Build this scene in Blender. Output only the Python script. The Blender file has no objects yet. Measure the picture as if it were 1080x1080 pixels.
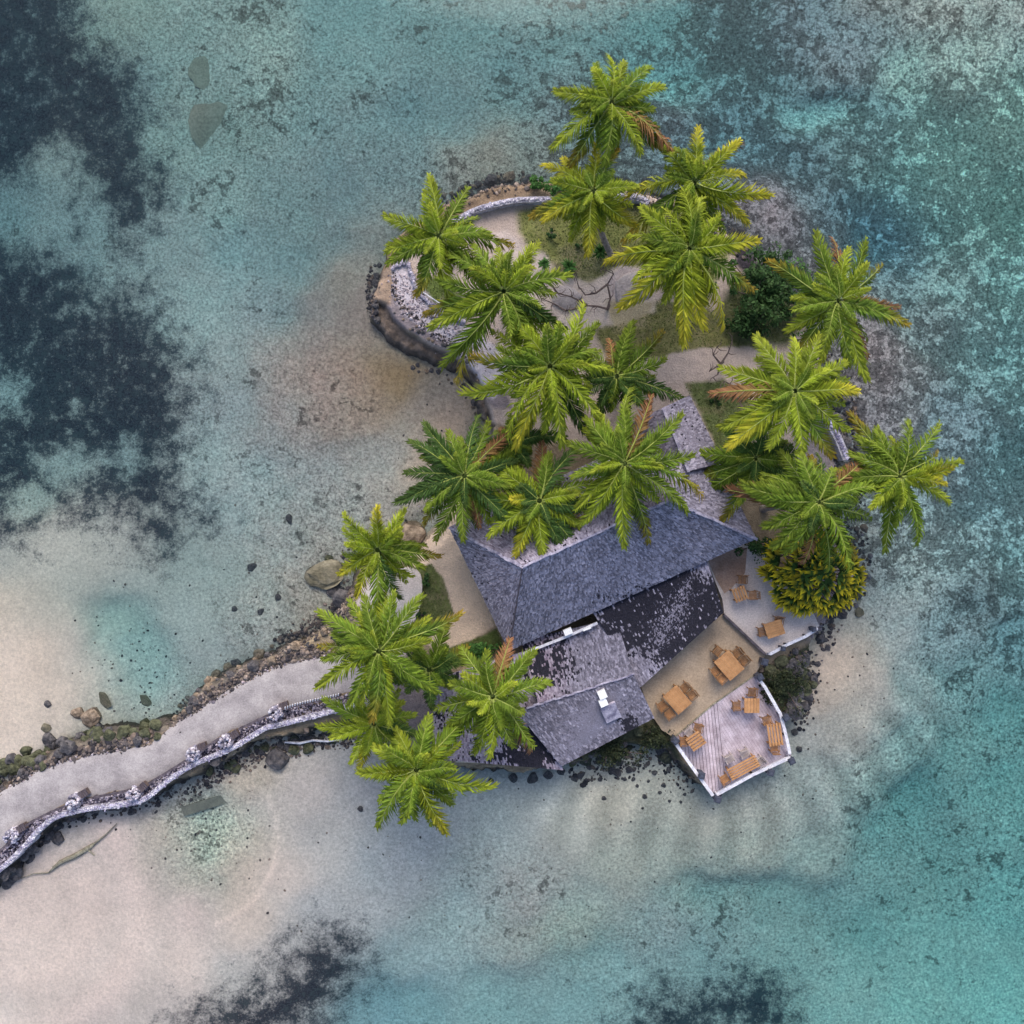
import bpy, bmesh, math, random
import numpy as np
from mathutils import Vector, Matrix, noise as mnoise

# ------------------------------------------------------------------ camera, sky, sun, exposure
C = bpy.context.scene
COL = C.collection
R = math.radians
H = 53.0          # drone height above the water, metres
S = 0.05          # metres of water surface per photo pixel
cam = bpy.data.objects.new('camera', bpy.data.cameras.new('camera'))
COL.objects.link(cam)
cam.location = (0, 0, H)
cam.data.angle = 2 * math.atan(27.0 / H)
cam.data.clip_start = 0.5
cam.data.clip_end = 6000
C.camera = cam
wd = bpy.data.worlds.new('World'); C.world = wd; wd.use_nodes = True
wn = wd.node_tree
bg = wn.nodes['Background']
sky = wn.nodes.new('ShaderNodeTexSky'); sky.sky_type = 'NISHITA'; sky.sun_disc = False
SUN_EL, SUN_AZ = 45, 2            # azimuth clockwise from +Y (top of the picture)
sky.sun_elevation = R(SUN_EL); sky.sun_rotation = R(SUN_AZ)
sky.dust_density = 3.0; sky.air_density = 1.0
wn.links.new(sky.outputs[0], bg.inputs[0]); bg.inputs[1].default_value = 0.145
sl = bpy.data.lights.new('sun', 'SUN'); sl.energy = 1.35; sl.angle = R(38); sl.color = (1, 0.925, 0.81)
so = bpy.data.objects.new('sun', sl); COL.objects.link(so)
so.rotation_euler = (R(90 - SUN_EL), 0, R(180 - SUN_AZ))
so.location = (0, 0, 60)
C.view_settings.view_transform = 'Standard'
C.view_settings.look = 'None'
C.view_settings.exposure = 0.72
C.view_settings.gamma = 1
C.render.engine = 'CYCLES'
C.cycles.max_bounces = 4
C.cycles.transparent_max_bounces = 8
C.cycles.volume_bounces = 0

rnd = random.Random(7)
rs = np.random.RandomState(5)

# ------------------------------------------------------------------ helpers
def W(px, py, z=0.0):
    k = S * (H - z) / H
    return Vector(((px - 540) * k, (540 - py) * k, z))
def G(px, py):                 # ground-level lookup for numpy
    return (px - 540) * S, (540 - py) * S

def srgb(c):
    c = np.asarray(c, float) / 255.0
    return np.where(c <= 0.04045, c / 12.92, ((c + 0.055) / 1.055) ** 2.4)

def tag(o, label=None, cat=None, group=None, kind=None):
    if label: o['label'] = label
    if cat: o['category'] = cat
    if group: o['group'] = group
    if kind: o['kind'] = kind
    return o
def empty(name, loc, rz=0.0):
    o = bpy.data.objects.new(name, None); COL.objects.link(o)
    o.location = loc; o.rotation_euler = (0, 0, rz); o.empty_display_size = 0.3
    return o
def link(name, me, mat=None, parent=None):
    o = bpy.data.objects.new(name, me); COL.objects.link(o)
    if mat is not None and not me.materials:
        for m in (mat if isinstance(mat, (list, tuple)) else [mat]): me.materials.append(m)
    if parent: o.parent = parent
    return o

class MB:
    """collects shapes as plain lists and builds one mesh"""
    def __init__(s): s.v = []; s.f = []; s.mi = []; s.c = []
    def add(s, vs, fs, mi=0, c=(1, 1, 1, 1)):
        b = len(s.v); s.v += [tuple(x) for x in vs]; s.f += [tuple(b + i for i in f) for f in fs]
        s.mi += [mi] * len(fs); s.c += [c] * len(vs)
    def box(s, ctr, size, rz=0.0, mi=0, c=(1, 1, 1, 1), rx=0.0, ry=0.0):
        M = Matrix.Translation(Vector(ctr)) @ Matrix.Rotation(rz, 4, 'Z') @ Matrix.Rotation(ry, 4, 'Y') @ Matrix.Rotation(rx, 4, 'X')
        x, y, z = [d / 2 for d in size]
        vs = [M @ Vector(p) for p in ((-x,-y,-z),(x,-y,-z),(x,y,-z),(-x,y,-z),(-x,-y,z),(x,-y,z),(x,y,z),(-x,y,z))]
        s.add(vs, [(0,3,2,1),(4,5,6,7),(0,1,5,4),(1,2,6,5),(2,3,7,6),(3,0,4,7)], mi, c)
    def beam(s, a, b, w, h, mi=0, c=(1, 1, 1, 1)):
        a, b = Vector(a), Vector(b); d = b - a; L = d.length
        if L < 1e-5: return
        d /= L; up = Vector((0, 0, 1)) if abs(d.z) < 0.95 else Vector((1, 0, 0))
        sx = d.cross(up).normalized(); sz = sx.cross(d)
        vs = [p + sx * i * w / 2 + sz * j * h / 2 for p in (a, b) for i, j in ((-1,-1),(1,-1),(1,1),(-1,1))]
        s.add(vs, [(0,1,2,3),(7,6,5,4),(0,4,5,1),(1,5,6,2),(2,6,7,3),(3,7,4,0)], mi, c)
    def tube(s, pts, rad, seg=6, mi=0, c=(1, 1, 1, 1), cap=True):
        pts = [Vector(p) for p in pts]; n = len(pts); vs = []; fs = []
        for i, p in enumerate(pts):
            d = (pts[min(i + 1, n - 1)] - pts[max(i - 1, 0)]).normalized()
            up = Vector((0, 0, 1)) if abs(d.z) < 0.9 else Vector((0, 1, 0))
            sx = d.cross(up).normalized(); sy = sx.cross(d)
            r = rad[i] if hasattr(rad, '__len__') else rad
            for k in range(seg):
                a = 2 * math.pi * k / seg
                vs.append(p + sx * math.cos(a) * r + sy * math.sin(a) * r)
        for i in range(n - 1):
            for k in range(seg):
                fs.append((i*seg+k, i*seg+(k+1)%seg, (i+1)*seg+(k+1)%seg, (i+1)*seg+k))
        if cap:
            fs.append(tuple(range(seg))[::-1]); fs.append(tuple((n-1)*seg+k for k in range(seg)))
        s.add(vs, fs, mi, c)
    def prism(s, poly, z0, z1, mi=0, c=(1, 1, 1, 1)):
        n = len(poly); vs = [(p[0], p[1], z0) for p in poly] + [(p[0], p[1], z1) for p in poly]
        ar = sum(poly[i][0]*poly[(i+1)%n][1]-poly[(i+1)%n][0]*poly[i][1] for i in range(n))
        fs = [tuple(range(n))[::-1], tuple(range(n, 2*n))] + [(i, (i+1)%n, n+(i+1)%n, n+i) for i in range(n)]
        if ar < 0: fs = [f[::-1] for f in fs]
        s.add(vs, fs, mi, c)
    def mesh(s, name, smooth=False, attr=True):
        me = bpy.data.meshes.new(name); me.from_pydata(s.v, [], s.f)
        me.polygons.foreach_set('material_index', s.mi)
        if smooth: me.polygons.foreach_set('use_smooth', [True] * len(s.f))
        if attr:
            a = me.attributes.new('col', 'FLOAT_COLOR', 'POINT')
            a.data.foreach_set('color', np.array(s.c, np.float32).ravel())
        me.update(); return me
    def build(s, name, mat, parent=None, smooth=False):
        me = s.mesh(name, smooth)
        for m in (mat if isinstance(mat, (list, tuple)) else [mat]): me.materials.append(m)
        return link(name, me, None, parent)

def bevel(o, w=0.01):
    m = o.modifiers.new('bevel', 'BEVEL'); m.width = w; m.segments = 1; m.limit_method = 'ANGLE'

# numpy lattice noise -------------------------------------------------
_T = np.random.RandomState(11).rand(512, 512)
def vnoise(x, y, seed=0):
    x = x + seed * 17.31; y = y + seed * 9.77
    xi = np.floor(x).astype(int); yi = np.floor(y).astype(int); fx = x - xi; fy = y - yi
    fx = fx * fx * (3 - 2 * fx); fy = fy * fy * (3 - 2 * fy)
    a = _T[xi % 512, yi % 512]; b = _T[(xi + 1) % 512, yi % 512]
    c = _T[xi % 512, (yi + 1) % 512]; d = _T[(xi + 1) % 512, (yi + 1) % 512]
    return (a * (1 - fx) + b * fx) * (1 - fy) + (c * (1 - fx) + d * fx) * fy
def fbm(x, y, sc, o=4, seed=0, rough=0.55):
    x = np.asarray(x, float); y = np.asarray(y, float); t = 0; amp = 1; tot = 0
    for i in range(o):
        t = t + amp * (vnoise(x * sc + 100, y * sc + 100, seed + i * 3) - 0.5); tot += amp; amp *= rough; sc *= 2.03
    return t / tot * 2          # about -1..1
def sstep(a, b, x):
    t = np.clip((x - a) / (b - a), 0, 1); return t * t * (3 - 2 * t)
def sdf(poly, X, Y):
    """signed distance in the units given, positive inside"""
    P = np.asarray(poly, float); n = len(P); d = np.full(X.shape, 1e9); ins = np.zeros(X.shape, bool)
    for i in range(n):
        x0, y0 = P[i]; x1, y1 = P[(i + 1) % n]
        ex, ey = x1 - x0, y1 - y0
        t = np.clip(((X - x0) * ex + (Y - y0) * ey) / (ex * ex + ey * ey + 1e-9), 0, 1)
        d = np.minimum(d, (X - x0 - t * ex) ** 2 + (Y - y0 - t * ey) ** 2)
        cnd = ((y0 > Y) != (y1 > Y)) & (X < (x1 - x0) * (Y - y0) / ((y1 - y0) if y1 != y0 else 1e-9) + x0)
        ins ^= cnd
    d = np.sqrt(d); return np.where(ins, d, -d)

def smooth_poly(pts, closed=True, n=5):
    P = [np.array(p, float) for p in pts]; m = len(P); out = []
    rng = range(m) if closed else range(m - 1)
    for i in rng:
        if closed: p0, p1, p2, p3 = P[i-1], P[i], P[(i+1) % m], P[(i+2) % m]
        else: p0, p1, p2, p3 = P[max(i-1, 0)], P[i], P[i+1], P[min(i+2, m-1)]
        for k in range(n):
            t = k / n
            out.append(0.5 * ((2*p1) + (-p0+p2)*t + (2*p0-5*p1+4*p2-p3)*t*t + (-p0+3*p1-3*p2+p3)*t**3))
    if not closed: out.append(P[-1])
    return out

# ------------------------------------------------------------------ node materials
class NT:
    def __init__(s, name):
        s.m = bpy.data.materials.new(name); s.m.use_nodes = True; s.t = s.m.node_tree
        s.bsdf = s.t.nodes['Principled BSDF']; s.out = s.t.nodes['Material Output']
        s.bsdf.inputs['Roughness'].default_value = 0.85
        s.bsdf.inputs['Specular IOR Level'].default_value = 0.25
    def n(s, typ, ins=None, **props):
        nd = s.t.nodes.new(typ)
        for k, v in props.items(): setattr(nd, k, v)
        for k, v in (ins or {}).items(): s.set(nd.inputs[k], v)
        return nd
    def set(s, sock, v):
        if hasattr(v, 'is_output') or isinstance(v, bpy.types.NodeSocket): s.t.links.new(v, sock)
        else: sock.default_value = v
    def pos(s, scale=1.0):
        g = s.n('ShaderNodeTexCoord')
        return g.outputs['Object']
    def noise(s, scale, detail=4, rough=0.55, vec=None, dist=0.0):
        nd = s.n('ShaderNodeTexNoise', {'Scale': scale, 'Detail': detail, 'Roughness': rough, 'Distortion': dist})
        if vec is None: vec = s.pos()
        s.t.links.new(vec, nd.inputs['Vector']); return nd.outputs['Fac']
    def attr(s, name):
        return s.n('ShaderNodeAttribute', attribute_name=name)
    def math(s, op, a, b=0.0, clamp=False):
        nd = s.n('ShaderNodeMath', operation=op, use_clamp=clamp); s.set(nd.inputs[0], a); s.set(nd.inputs[1], b)
        return nd.outputs[0]
    def mapr(s, v, a, b, c=0.0, d=1.0, smooth=False):
        nd = s.n('ShaderNodeMapRange', {'From Min': a, 'From Max': b, 'To Min': c, 'To Max': d})
        if smooth: nd.interpolation_type = 'SMOOTHSTEP'
        s.set(nd.inputs['Value'], v); return nd.outputs[0]
    def mix(s, f, a, b, mode='MIX'):
        nd = s.n('ShaderNodeMix', data_type='RGBA', blend_type=mode)
        s.set(nd.inputs[0], f)
        for i, v in ((6, a), (7, b)):
            s.set(nd.inputs[i], v if not isinstance(v, tuple) or len(v) == 4 else (*v, 1))
        return nd.outputs[2]
    def scale(s, col, f):
        nd = s.n('ShaderNodeVectorMath', operation='SCALE'); s.set(nd.inputs[0], col); s.set(nd.inputs['Scale'], f)
        return nd.outputs[0]
    def bump(s, h, strength=0.4, dist=0.05):
        nd = s.n('ShaderNodeBump', {'Strength': strength, 'Distance': dist}); s.set(nd.inputs['Height'], h)
        s.t.links.new(nd.outputs[0], s.bsdf.inputs['Normal'])
    def base(s, c): s.set(s.bsdf.inputs['Base Color'], c)

def simple(name, c1, c2, sc=3.0, rough=0.8, bump=0.2, fine=25.0, attr=False, spread=(0.35, 0.65)):
    t = NT(name)
    f = t.mapr(t.noise(sc, 6, 0.65), *spread)
    col = t.mix(f, tuple(c1), tuple(c2))
    g = t.mapr(t.noise(fine, 3, 0.7), 0.3, 0.7, 0.75, 1.25)
    col = t.scale(col, g)
    if attr: col = t.mix(1.0, col, t.attr('col').outputs['Color'], 'MULTIPLY')
    t.base(col); t.bsdf.inputs['Roughness'].default_value = rough
    if bump: t.bump(t.noise(fine * 0.6, 4, 0.7), bump, 0.03)
    return t.m

M = {}
M['dark_rock'] = simple('dark rock', (0.035, 0.035, 0.042), (0.13, 0.12, 0.125), 2.5, 0.8, 0.8, 12)
M['brown_rock'] = simple('brown rock', (0.10, 0.075, 0.055), (0.32, 0.25, 0.19), 2.5, 0.85, 0.7, 12)
M['moss_rock'] = simple('mossy rock', (0.028, 0.032, 0.018), (0.12, 0.125, 0.075), 1.8, 0.9, 0.9, 10)
M['olive_rock'] = simple('olive rock', (0.09, 0.082, 0.055), (0.21, 0.19, 0.14), 1.2, 0.9, 0.4, 10)
M['white_stone'] = simple('white coral stone', (0.28, 0.27, 0.32), (0.72, 0.70, 0.76), 3.5, 0.85, 0.6, 14, attr=True)
M['rubble'] = simple('coral rubble', (0.6, 0.58, 0.6), (1.0, 0.95, 0.95), 3.0, 0.85, 0.5, 14, attr=True)
M['teak'] = simple('oiled teak', (0.34, 0.165, 0.07), (0.50, 0.27, 0.12), 3, 0.55, 0.2, 30, attr=True)
M['teak_grey'] = simple('weathered teak', (0.36, 0.30, 0.28), (0.50, 0.43, 0.40), 3, 0.8, 0.2, 30)
M['dark_metal'] = simple('dark painted wood', (0.035, 0.04, 0.06), (0.09, 0.10, 0.14), 5, 0.6, 0.2, 30)
M['dark_wood'] = simple('dark wood', (0.05, 0.04, 0.05), (0.13, 0.11, 0.13), 4, 0.8, 0.4, 20)
M['white_paint'] = simple('worn white paint', (0.45, 0.45, 0.52), (0.80, 0.79, 0.84), 4, 0.6, 0.2, 22)
M['plain_white'] = simple('white plastic', (0.75, 0.75, 0.76), (0.85, 0.85, 0.86), 4, 0.4, 0.0, 22)
M['plaster'] = simple('lime plaster', (0.48, 0.42, 0.34), (0.62, 0.56, 0.48), 2, 0.9, 0.2, 20)
M['glass_dark'] = simple('window glass', (0.02, 0.025, 0.03), (0.04, 0.045, 0.05), 2, 0.1, 0.0, 20)
M['branch'] = simple('bare branch bark', (0.075, 0.055, 0.055), (0.17, 0.13, 0.12), 5, 0.9, 0.4, 20)
M['drift'] = simple('driftwood', (0.13, 0.12, 0.09), (0.33, 0.31, 0.24), 5, 0.9, 0.4, 20)
M['plank'] = simple('waterlogged plank', (0.13, 0.135, 0.12), (0.21, 0.21, 0.18), 2, 0.9, 0.3, 18)
M['trunk'] = simple('palm trunk bark', (0.16, 0.14, 0.13), (0.36, 0.32, 0.30), 6, 0.9, 0.6, 22)
# ------------------------------------------------------------------ the seabed: depth and bottom colour from control points
# px, py, r, g, b as a camera above would see that spot, patchiness of coral
CP = """
0 0 105 145 150 .3;120 0 128 158 152 .3;240 0 120 150 148 .5;360 0 105 152 155 .3;480 0 95 142 145 .4;600 0 90 138 142 .5
700 0 72 128 132 .5;780 0 76 112 120 .9;850 0 84 106 116 1;920 0 118 126 126 1;1000 0 136 144 142 1;1080 0 138 146 144 1
0 120 100 140 150 .3;120 90 110 145 148 .4;180 130 118 152 150 .4;240 120 112 142 140 .5;300 100 106 140 142 .6;360 60 108 148 150 .4
360 120 106 138 142 .5;430 120 96 138 145 .4;480 120 100 140 146 .3;540 80 88 132 138 .5;600 120 92 118 126 .8;560 150 118 136 136 .6
720 60 78 124 130 .8;800 50 74 116 124 .95;700 120 90 108 120 1;780 120 74 112 124 .9;840 100 82 122 130 .8;840 180 76 108 120 1;900 60 105 124 130 1
960 80 118 152 148 1;1020 60 132 152 148 1;1080 120 124 165 158 .9;1020 160 112 158 152 .9;960 180 96 142 142 .9;930 120 92 130 136 1
0 220 98 138 145 .3;60 150 125 152 152 .3;240 200 118 150 150 .5;300 220 110 142 145 .4;360 200 104 138 145 .3;420 180 104 132 138 .5
480 170 126 132 128 .6;520 160 134 134 126 .5;240 260 114 152 158 .3;300 280 108 146 152 .3;350 240 112 140 146 .3;380 240 124 130 128 .3
360 300 138 134 126 .2;380 330 140 128 124 .1;340 320 130 130 132 .2;340 360 136 128 126 .3;300 330 116 144 150 .4;270 330 124 148 155 .4
820 240 104 104 114 .8;790 220 98 104 116 .9;880 220 84 110 122 1;840 280 112 110 118 .7;940 240 76 120 130 .9;1000 220 96 142 142 .9
1080 220 104 155 150 .9;1080 300 84 140 142 .8;1020 300 86 128 132 .9;960 300 82 116 124 1
60 250 112 145 150 .3;180 260 128 155 158 .3;200 320 130 158 160 .3;240 360 132 150 152 .3;280 380 142 142 142 .4;320 400 142 130 126 .4
370 380 142 130 118 .2;410 405 150 132 98 .1;380 420 140 122 106 .3;340 440 138 126 116 .4;440 425 152 142 132 .2;470 450 188 168 152 .1
300 440 140 142 140 .4;240 420 138 152 152 .3;220 470 138 158 155 .3;280 500 136 152 150 .4;340 490 142 146 144 .4;400 480 150 152 148 .3
440 500 176 162 148 .2;420 530 158 150 142 .3;360 540 138 142 138 .5;240 540 140 158 156 .3;300 580 142 150 146 .4;340 590 140 136 128 .5
910 350 112 112 118 .9;930 400 122 122 126 .9;900 440 116 112 120 .8;960 380 98 112 120 1;990 340 84 112 120 1;950 440 110 122 128 .9
1040 360 82 128 134 .9;1080 380 78 130 136 .8;1080 480 74 124 130 .8;1020 440 80 112 122 1;980 480 86 116 126 1;1040 540 80 124 132 .9
0 400 112 150 155 .3;0 480 118 150 148 .3;60 480 120 148 145 .3;20 525 128 150 142 .3;120 480 112 140 140 .3
0 580 166 170 162 .1;60 560 172 172 164 .1;120 560 166 170 162 .1;150 590 160 168 160 .1;190 590 142 162 156 .1;240 610 144 160 154 .2
0 640 190 182 168 .05;50 640 164 164 152 .05;90 620 160 166 156 .05;110 650 138 166 158 .1;140 680 122 164 156 .2;160 720 128 166 158 .2
70 680 168 164 150 .05;200 650 148 164 158 .1;220 690 146 160 152 .1;270 640 146 152 144 .4;260 670 140 142 132 .5;310 630 144 138 128 .4
0 700 206 194 180 0;60 730 196 186 170 0;0 770 208 196 182 0;40 690 192 180 162 0;110 750 176 174 158 .1;160 760 160 168 154 .2;190 730 142 154 144 .4
340 650 150 138 122 .4;920 600 136 142 138 .5;900 640 148 156 150 .3;960 600 110 138 138 .6;960 540 102 126 134 .8;1000 580 96 130 134 .8;1080 600 86 132 136 .8
940 660 138 154 148 .3;1000 660 104 136 136 .6;1030 640 92 116 120 .8;1080 680 82 128 130 .7;880 700 182 168 152 .1;860 730 172 160 146 .1
920 720 154 158 150 .2;960 720 118 148 142 .4;1020 720 88 134 130 .6;1080 760 74 132 126 .5;860 770 160 162 152 .1;900 770 158 160 148 .2
920 830 140 156 144 .4;960 780 104 144 136 .5;1020 800 86 138 130 .5;980 850 72 120 118 .5;1080 840 78 140 132 .5;940 900 80 132 126 .5
860 830 146 158 148 .3;800 850 158 162 148 .2;860 900 130 154 142 .3;790 900 150 158 142 .3;740 870 168 168 150 .1;720 920 150 160 144 .2
640 850 176 172 156 .1;600 870 168 170 156 .1;560 850 158 166 160 .1;660 910 154 160 144 .2;520 870 150 164 160 .2;480 840 158 166 162 .1
440 880 162 168 166 .1;380 830 172 170 166 .1;320 830 186 178 170 .05;280 850 184 178 168 .05;340 880 176 174 168 .05;400 920 162 168 166 .15
500 920 140 152 146 .3;560 940 144 146 138 .4;620 960 146 162 152 .2;540 1000 138 148 138 .3;480 980 142 162 156 .3;700 980 126 148 142 .4
760 960 110 142 136 .4;740 1020 112 150 144 .3;820 960 100 144 136 .3;880 960 86 136 130 .4;920 1000 84 142 134 .3;1000 920 80 136 128 .4
1000 1000 92 152 142 .3;1080 960 82 146 138 .4;1080 1080 98 166 154 .3;980 1080 100 162 150 .3;900 1080 104 158 148 .3;840 1020 112 156 146 .3
640 1040 120 158 152 .3;600 1080 122 162 156 .2;520 1080 124 164 158 .2;440 1080 116 160 158 .2;440 1020 140 164 160 .2;400 1080 108 152 154 .2
340 960 170 172 168 .1;300 1000 176 174 168 .1;240 1040 178 176 168 .1;200 1020 202 190 178 .0;260 980 196 186 174 0;300 920 196 184 172 0
200 960 202 188 178 0;120 940 204 190 180 0;60 960 206 192 182 0;0 960 206 192 182 0;0 1080 212 202 192 0;100 1040 202 190 182 0
160 1060 188 182 174 0;60 1020 208 196 186 0;120 890 202 188 178 0;170 880 184 174 158 .1;200 920 176 172 158 .2;230 880 142 150 136 .5
240 920 164 164 148 .2;280 900 188 178 164 0;170 850 140 136 132 .4;210 850 144 142 136 .3;40 910 198 184 172 0;260 820 178 166 148 .2;60 880 170 160 150 .1
"""
cps = np.array([[float(v) for v in q.split()] for ln in CP.strip().split('\n') for q in ln.split(';')])
SIG = np.array([0.33, 0.096, 0.065])
_c = cps[:, 2:5].copy(); _l = (_c @ [.3, .55, .15])[:, None]
_s = (.77 + .0 * np.clip((cps[:, 1] - 650) / 200, 0, 1) * np.clip((cps[:, 0] - 500) / 250, 0, 1))[:, None]
_s = np.where(cps[:, 2:3] > 170, 1.0, _s)
_c = (_l + (_c - _l) * _s) * (1 - .09 * np.clip((cps[:, 5:6] - .25) / .4, 0, 1)) + np.where(cps[:, 1:2] > 650, 1, 0) * [0, 0, 4]
_c *= np.where((cps[:, 0:1] < 620) & (cps[:, 1:2] < 400) & (_c[:, :1] < 132), .93, 1.0)
_m = (cps[:, 0] > 930) & (cps[:, 1] > 250) & (cps[:, 1] < 640)
_c[_m] = _c[_m] * 1.10 + [14, 6, 4]
_m = (cps[:, 0] > 860) & (cps[:, 1] >= 640)
_c[_m] = _c[_m] * 1.03 + [5, 1, 0]
_c[:, 2] *= np.where(cps[:, 1] < 420, .975, 1.0)
cpd = srgb(_c)
def interp(px, py, vals, s=24.0):
    out = np.zeros((px.size, vals.shape[1]))
    for i in range(0, px.size, 20000):
        x = px[i:i+20000, None]; y = py[i:i+20000, None]
        w = 1.0 / ((x - cps[:, 0]) ** 2 + (y - cps[:, 1]) ** 2 + s * s) ** 1.9
        out[i:i+20000] = (w @ vals) / w.sum(1)[:, None]
    return out

SEAGRASS = [
 [(-80,-80),(75,-80),(92,0),(104,30),(140,52),(160,105),(148,132),(168,160),(174,205),(156,235),(130,266),(104,250),(78,246),(66,220),(20,200),(-80,190)],
 [(-80,236),(28,238),(66,262),(100,300),(140,292),(166,322),(196,372),(212,412),(204,442),(188,470),(196,508),(214,540),(242,562),(206,556),(190,560),(178,592),(158,602),(146,575),(124,558),(92,546),(48,546),(18,570),(-80,580)],
 [(170,1110),(200,1062),(250,1048),(292,1022),(308,988),(352,974),(384,998),(392,1036),(364,1058),(338,1110)],
 [(664,1110),(668,1060),(690,1046),(740,1052),(776,1034),(832,1042),(856,1110)]]
HOLES = [(52,165,38,34,.9),(14,222,34,26,.9),(95,205,16,24,.5),(64,486,46,22,1.1),(22,526,26,15,1.1),(132,480,15,24,1.0),(0,412,22,28,.9),(160,540,10,10,.6),(78,428,14,12,.6),(90,230,12,18,.7),(150,140,10,10,.4),(60,330,12,8,.4),(110,390,10,10,.35)]

def axis(lim=30.5, step=0.15, far=2200):
    a = list(np.arange(-lim, lim + 1e-6, step)); s = step; x = a[-1]; ext = []
    while x < far: s *= 1.28; x += s; ext.append(x)
    return np.array([-e for e in ext[::-1]] + a + ext)
def grid_mesh(name, X, Y, Z, keep=None):
    ny, nx = X.shape
    me = bpy.data.meshes.new(name)
    idx = np.arange(nx * ny).reshape(ny, nx)
    q = np.stack([idx[:-1, :-1], idx[:-1, 1:], idx[1:, 1:], idx[1:, :-1]], -1).reshape(-1, 4)
    vs = np.stack([X.ravel(), Y.ravel(), Z.ravel()], 1)
    if keep is not None:
        kf = keep.ravel()[q].any(1); q = q[kf]
        used = np.unique(q); remap = np.full(nx * ny, -1); remap[used] = np.arange(used.size)
        q = remap[q]; vs = vs[used]
    else: used = None
    me.vertices.add(len(vs)); me.vertices.foreach_set('co', vs.astype(np.float32).ravel())
    me.loops.add(q.size); me.loops.foreach_set('vertex_index', q.astype(np.int32).ravel())
    me.polygons.add(len(q)); me.polygons.foreach_set('loop_start', np.arange(0, q.size, 4, dtype=np.int32))
    me.polygons.foreach_set('loop_total', np.full(len(q), 4, np.int32))
    me.polygons.foreach_set('use_smooth', np.ones(len(q), bool))
    me.update(calc_edges=True); me.validate()
    return me, used
def set_attr(me, name, arr, used=None):
    if used is not None: arr = arr[used]
    if arr.ndim == 2:
        a = me.attributes.new(name, 'FLOAT_COLOR', 'POINT')
        d = np.ones((len(arr), 4), np.float32); d[:, :3] = arr; a.data.foreach_set('color', d.ravel())
    else:
        a = me.attributes.new(name, 'FLOAT', 'POINT'); a.data.foreach_set('value', arr.astype(np.float32))

ISLAND = smooth_poly([(391,292),(388,318),(394,345),(412,366),(432,378),(455,385),(478,394),(492,404),(500,418),(500,440),(484,470),(470,500),(452,530),
 (432,548),(420,560),(402,572),(382,588),(368,606),(358,632),(340,652),(322,668),(290,682),(262,694),(232,708),(204,728),(182,752),(158,764),(128,766),(94,772),(56,786),(24,806),(-10,832),(-60,862),(-60,980),
 (-10,946),(24,912),(52,880),(96,862),(136,856),(176,838),(216,818),(262,796),(306,782),(346,776),(372,770),(398,790),(450,806),(500,818),(560,820),(604,812),(640,802),(676,794),(704,800),(724,820),(745,836),(792,816),
 (826,800),(834,772),(846,752),(848,730),(858,704),(866,676),(884,652),(902,634),(912,608),(908,578),(898,548),(890,520),(888,488),(898,470),(900,446),(888,420),(876,396),(868,360),(850,322),(824,288),(798,262),(772,238),
 (742,218),(702,204),(656,194),(612,188),(572,182),(536,186),(500,196),(468,208),(440,224),(416,242),(402,264)], True, 4)
ISL = [(p[0], p[1]) for p in ISLAND]

ax = axis(); X, Y = np.meshgrid(ax, ax)
PX = np.clip(X / S + 540, -60, 1140); PY = np.clip(540 - Y / S, -60, 1140)
wx = fbm(X, Y, 0.35, 4, 1) * 16; wy = fbm(X, Y, 0.35, 4, 2) * 16
ip = interp((PX + wx).ravel(), (PY + wy).ravel(), np.concatenate([cpd, cps[:, 5:6]], 1))
app = ip[:, :3]; speck = ip[:, 3]
for bx, by, brx, bry, bc, bst, bsp in [(412,402,34,20,(152,130,92),.9,.05),(352,402,75,48,(138,122,112),.55,.4),(140,692,30,62,(134,164,158),.5,.2),(112,650,30,26,(134,166,158),.6,.1),
    (228,880,46,40,(138,148,136),.8,.75),(0,730,85,90,(214,200,186),.8,0),(60,1010,130,90,(214,200,190),.7,0),(70,585,60,30,(184,182,172),.6,.05),(260,930,26,60,(206,190,176),.5,0),
    (1010,150,60,60,(118,158,152),.5,.8),(880,40,60,40,(98,112,118),.6,1),(760,170,70,50,(72,104,114),.6,1),(945,235,50,50,(66,104,120),.6,.9),(1030,640,30,20,(80,96,100),.7,.9),(960,850,60,50,(72,120,118),.6,.5),
    (700,70,70,25,(84,140,140),.4,.6),(800,222,55,34,(122,114,118),.75,.55),(912,375,42,70,(126,118,120),.8,.6),(925,455,40,40,(118,116,122),.6,.65),(735,190,50,26,(108,112,120),.6,.7),(870,110,40,16,(104,152,150),.6,.5),(280,60,30,60,(124,138,130),.5,.7),(890,700,45,60,(184,170,154),.5,0),(760,950,60,22,(96,132,128),.5,.5),(610,985,50,40,(126,138,126),.5,.5)]:
    wgt = bst * np.exp(-(((PX + wx - bx) / brx) ** 2 + ((PY + wy - by) / bry) ** 2) ** 1.3).ravel()
    app = app * (1 - wgt[:, None]) + srgb(bc) * wgt[:, None]; speck = speck * (1 - wgt) + bsp * wgt
d = np.log(np.maximum(1.10 * app[:, 1] / app[:, 0], 1.0)) / (2.2 * (SIG[0] - SIG[1]))
d = np.clip(d, 0.0, 3.2)
alb = app * np.exp(2.2 * SIG[None, :] * d[:, None])
far = sstep(32, 300, np.hypot(X, Y)).ravel()
n0 = fbm(X, Y, 0.9, 4, 6).ravel()
Zs = -(d + 0.07 + far * 9) + n0 * 0.06 * np.clip(d * 2, 0.1, 1)
shore = sstep(8, -12, -sdf(ISL, PX, PY)).ravel()       # 1 inside the island
# beach and bars just clear of the water
sand_hi = np.clip((app[:, 0] - 0.50) / 0.12, 0, 1)
Zs = Zs + sand_hi * 0.02
Zs = Zs - shore * 0.25
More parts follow.
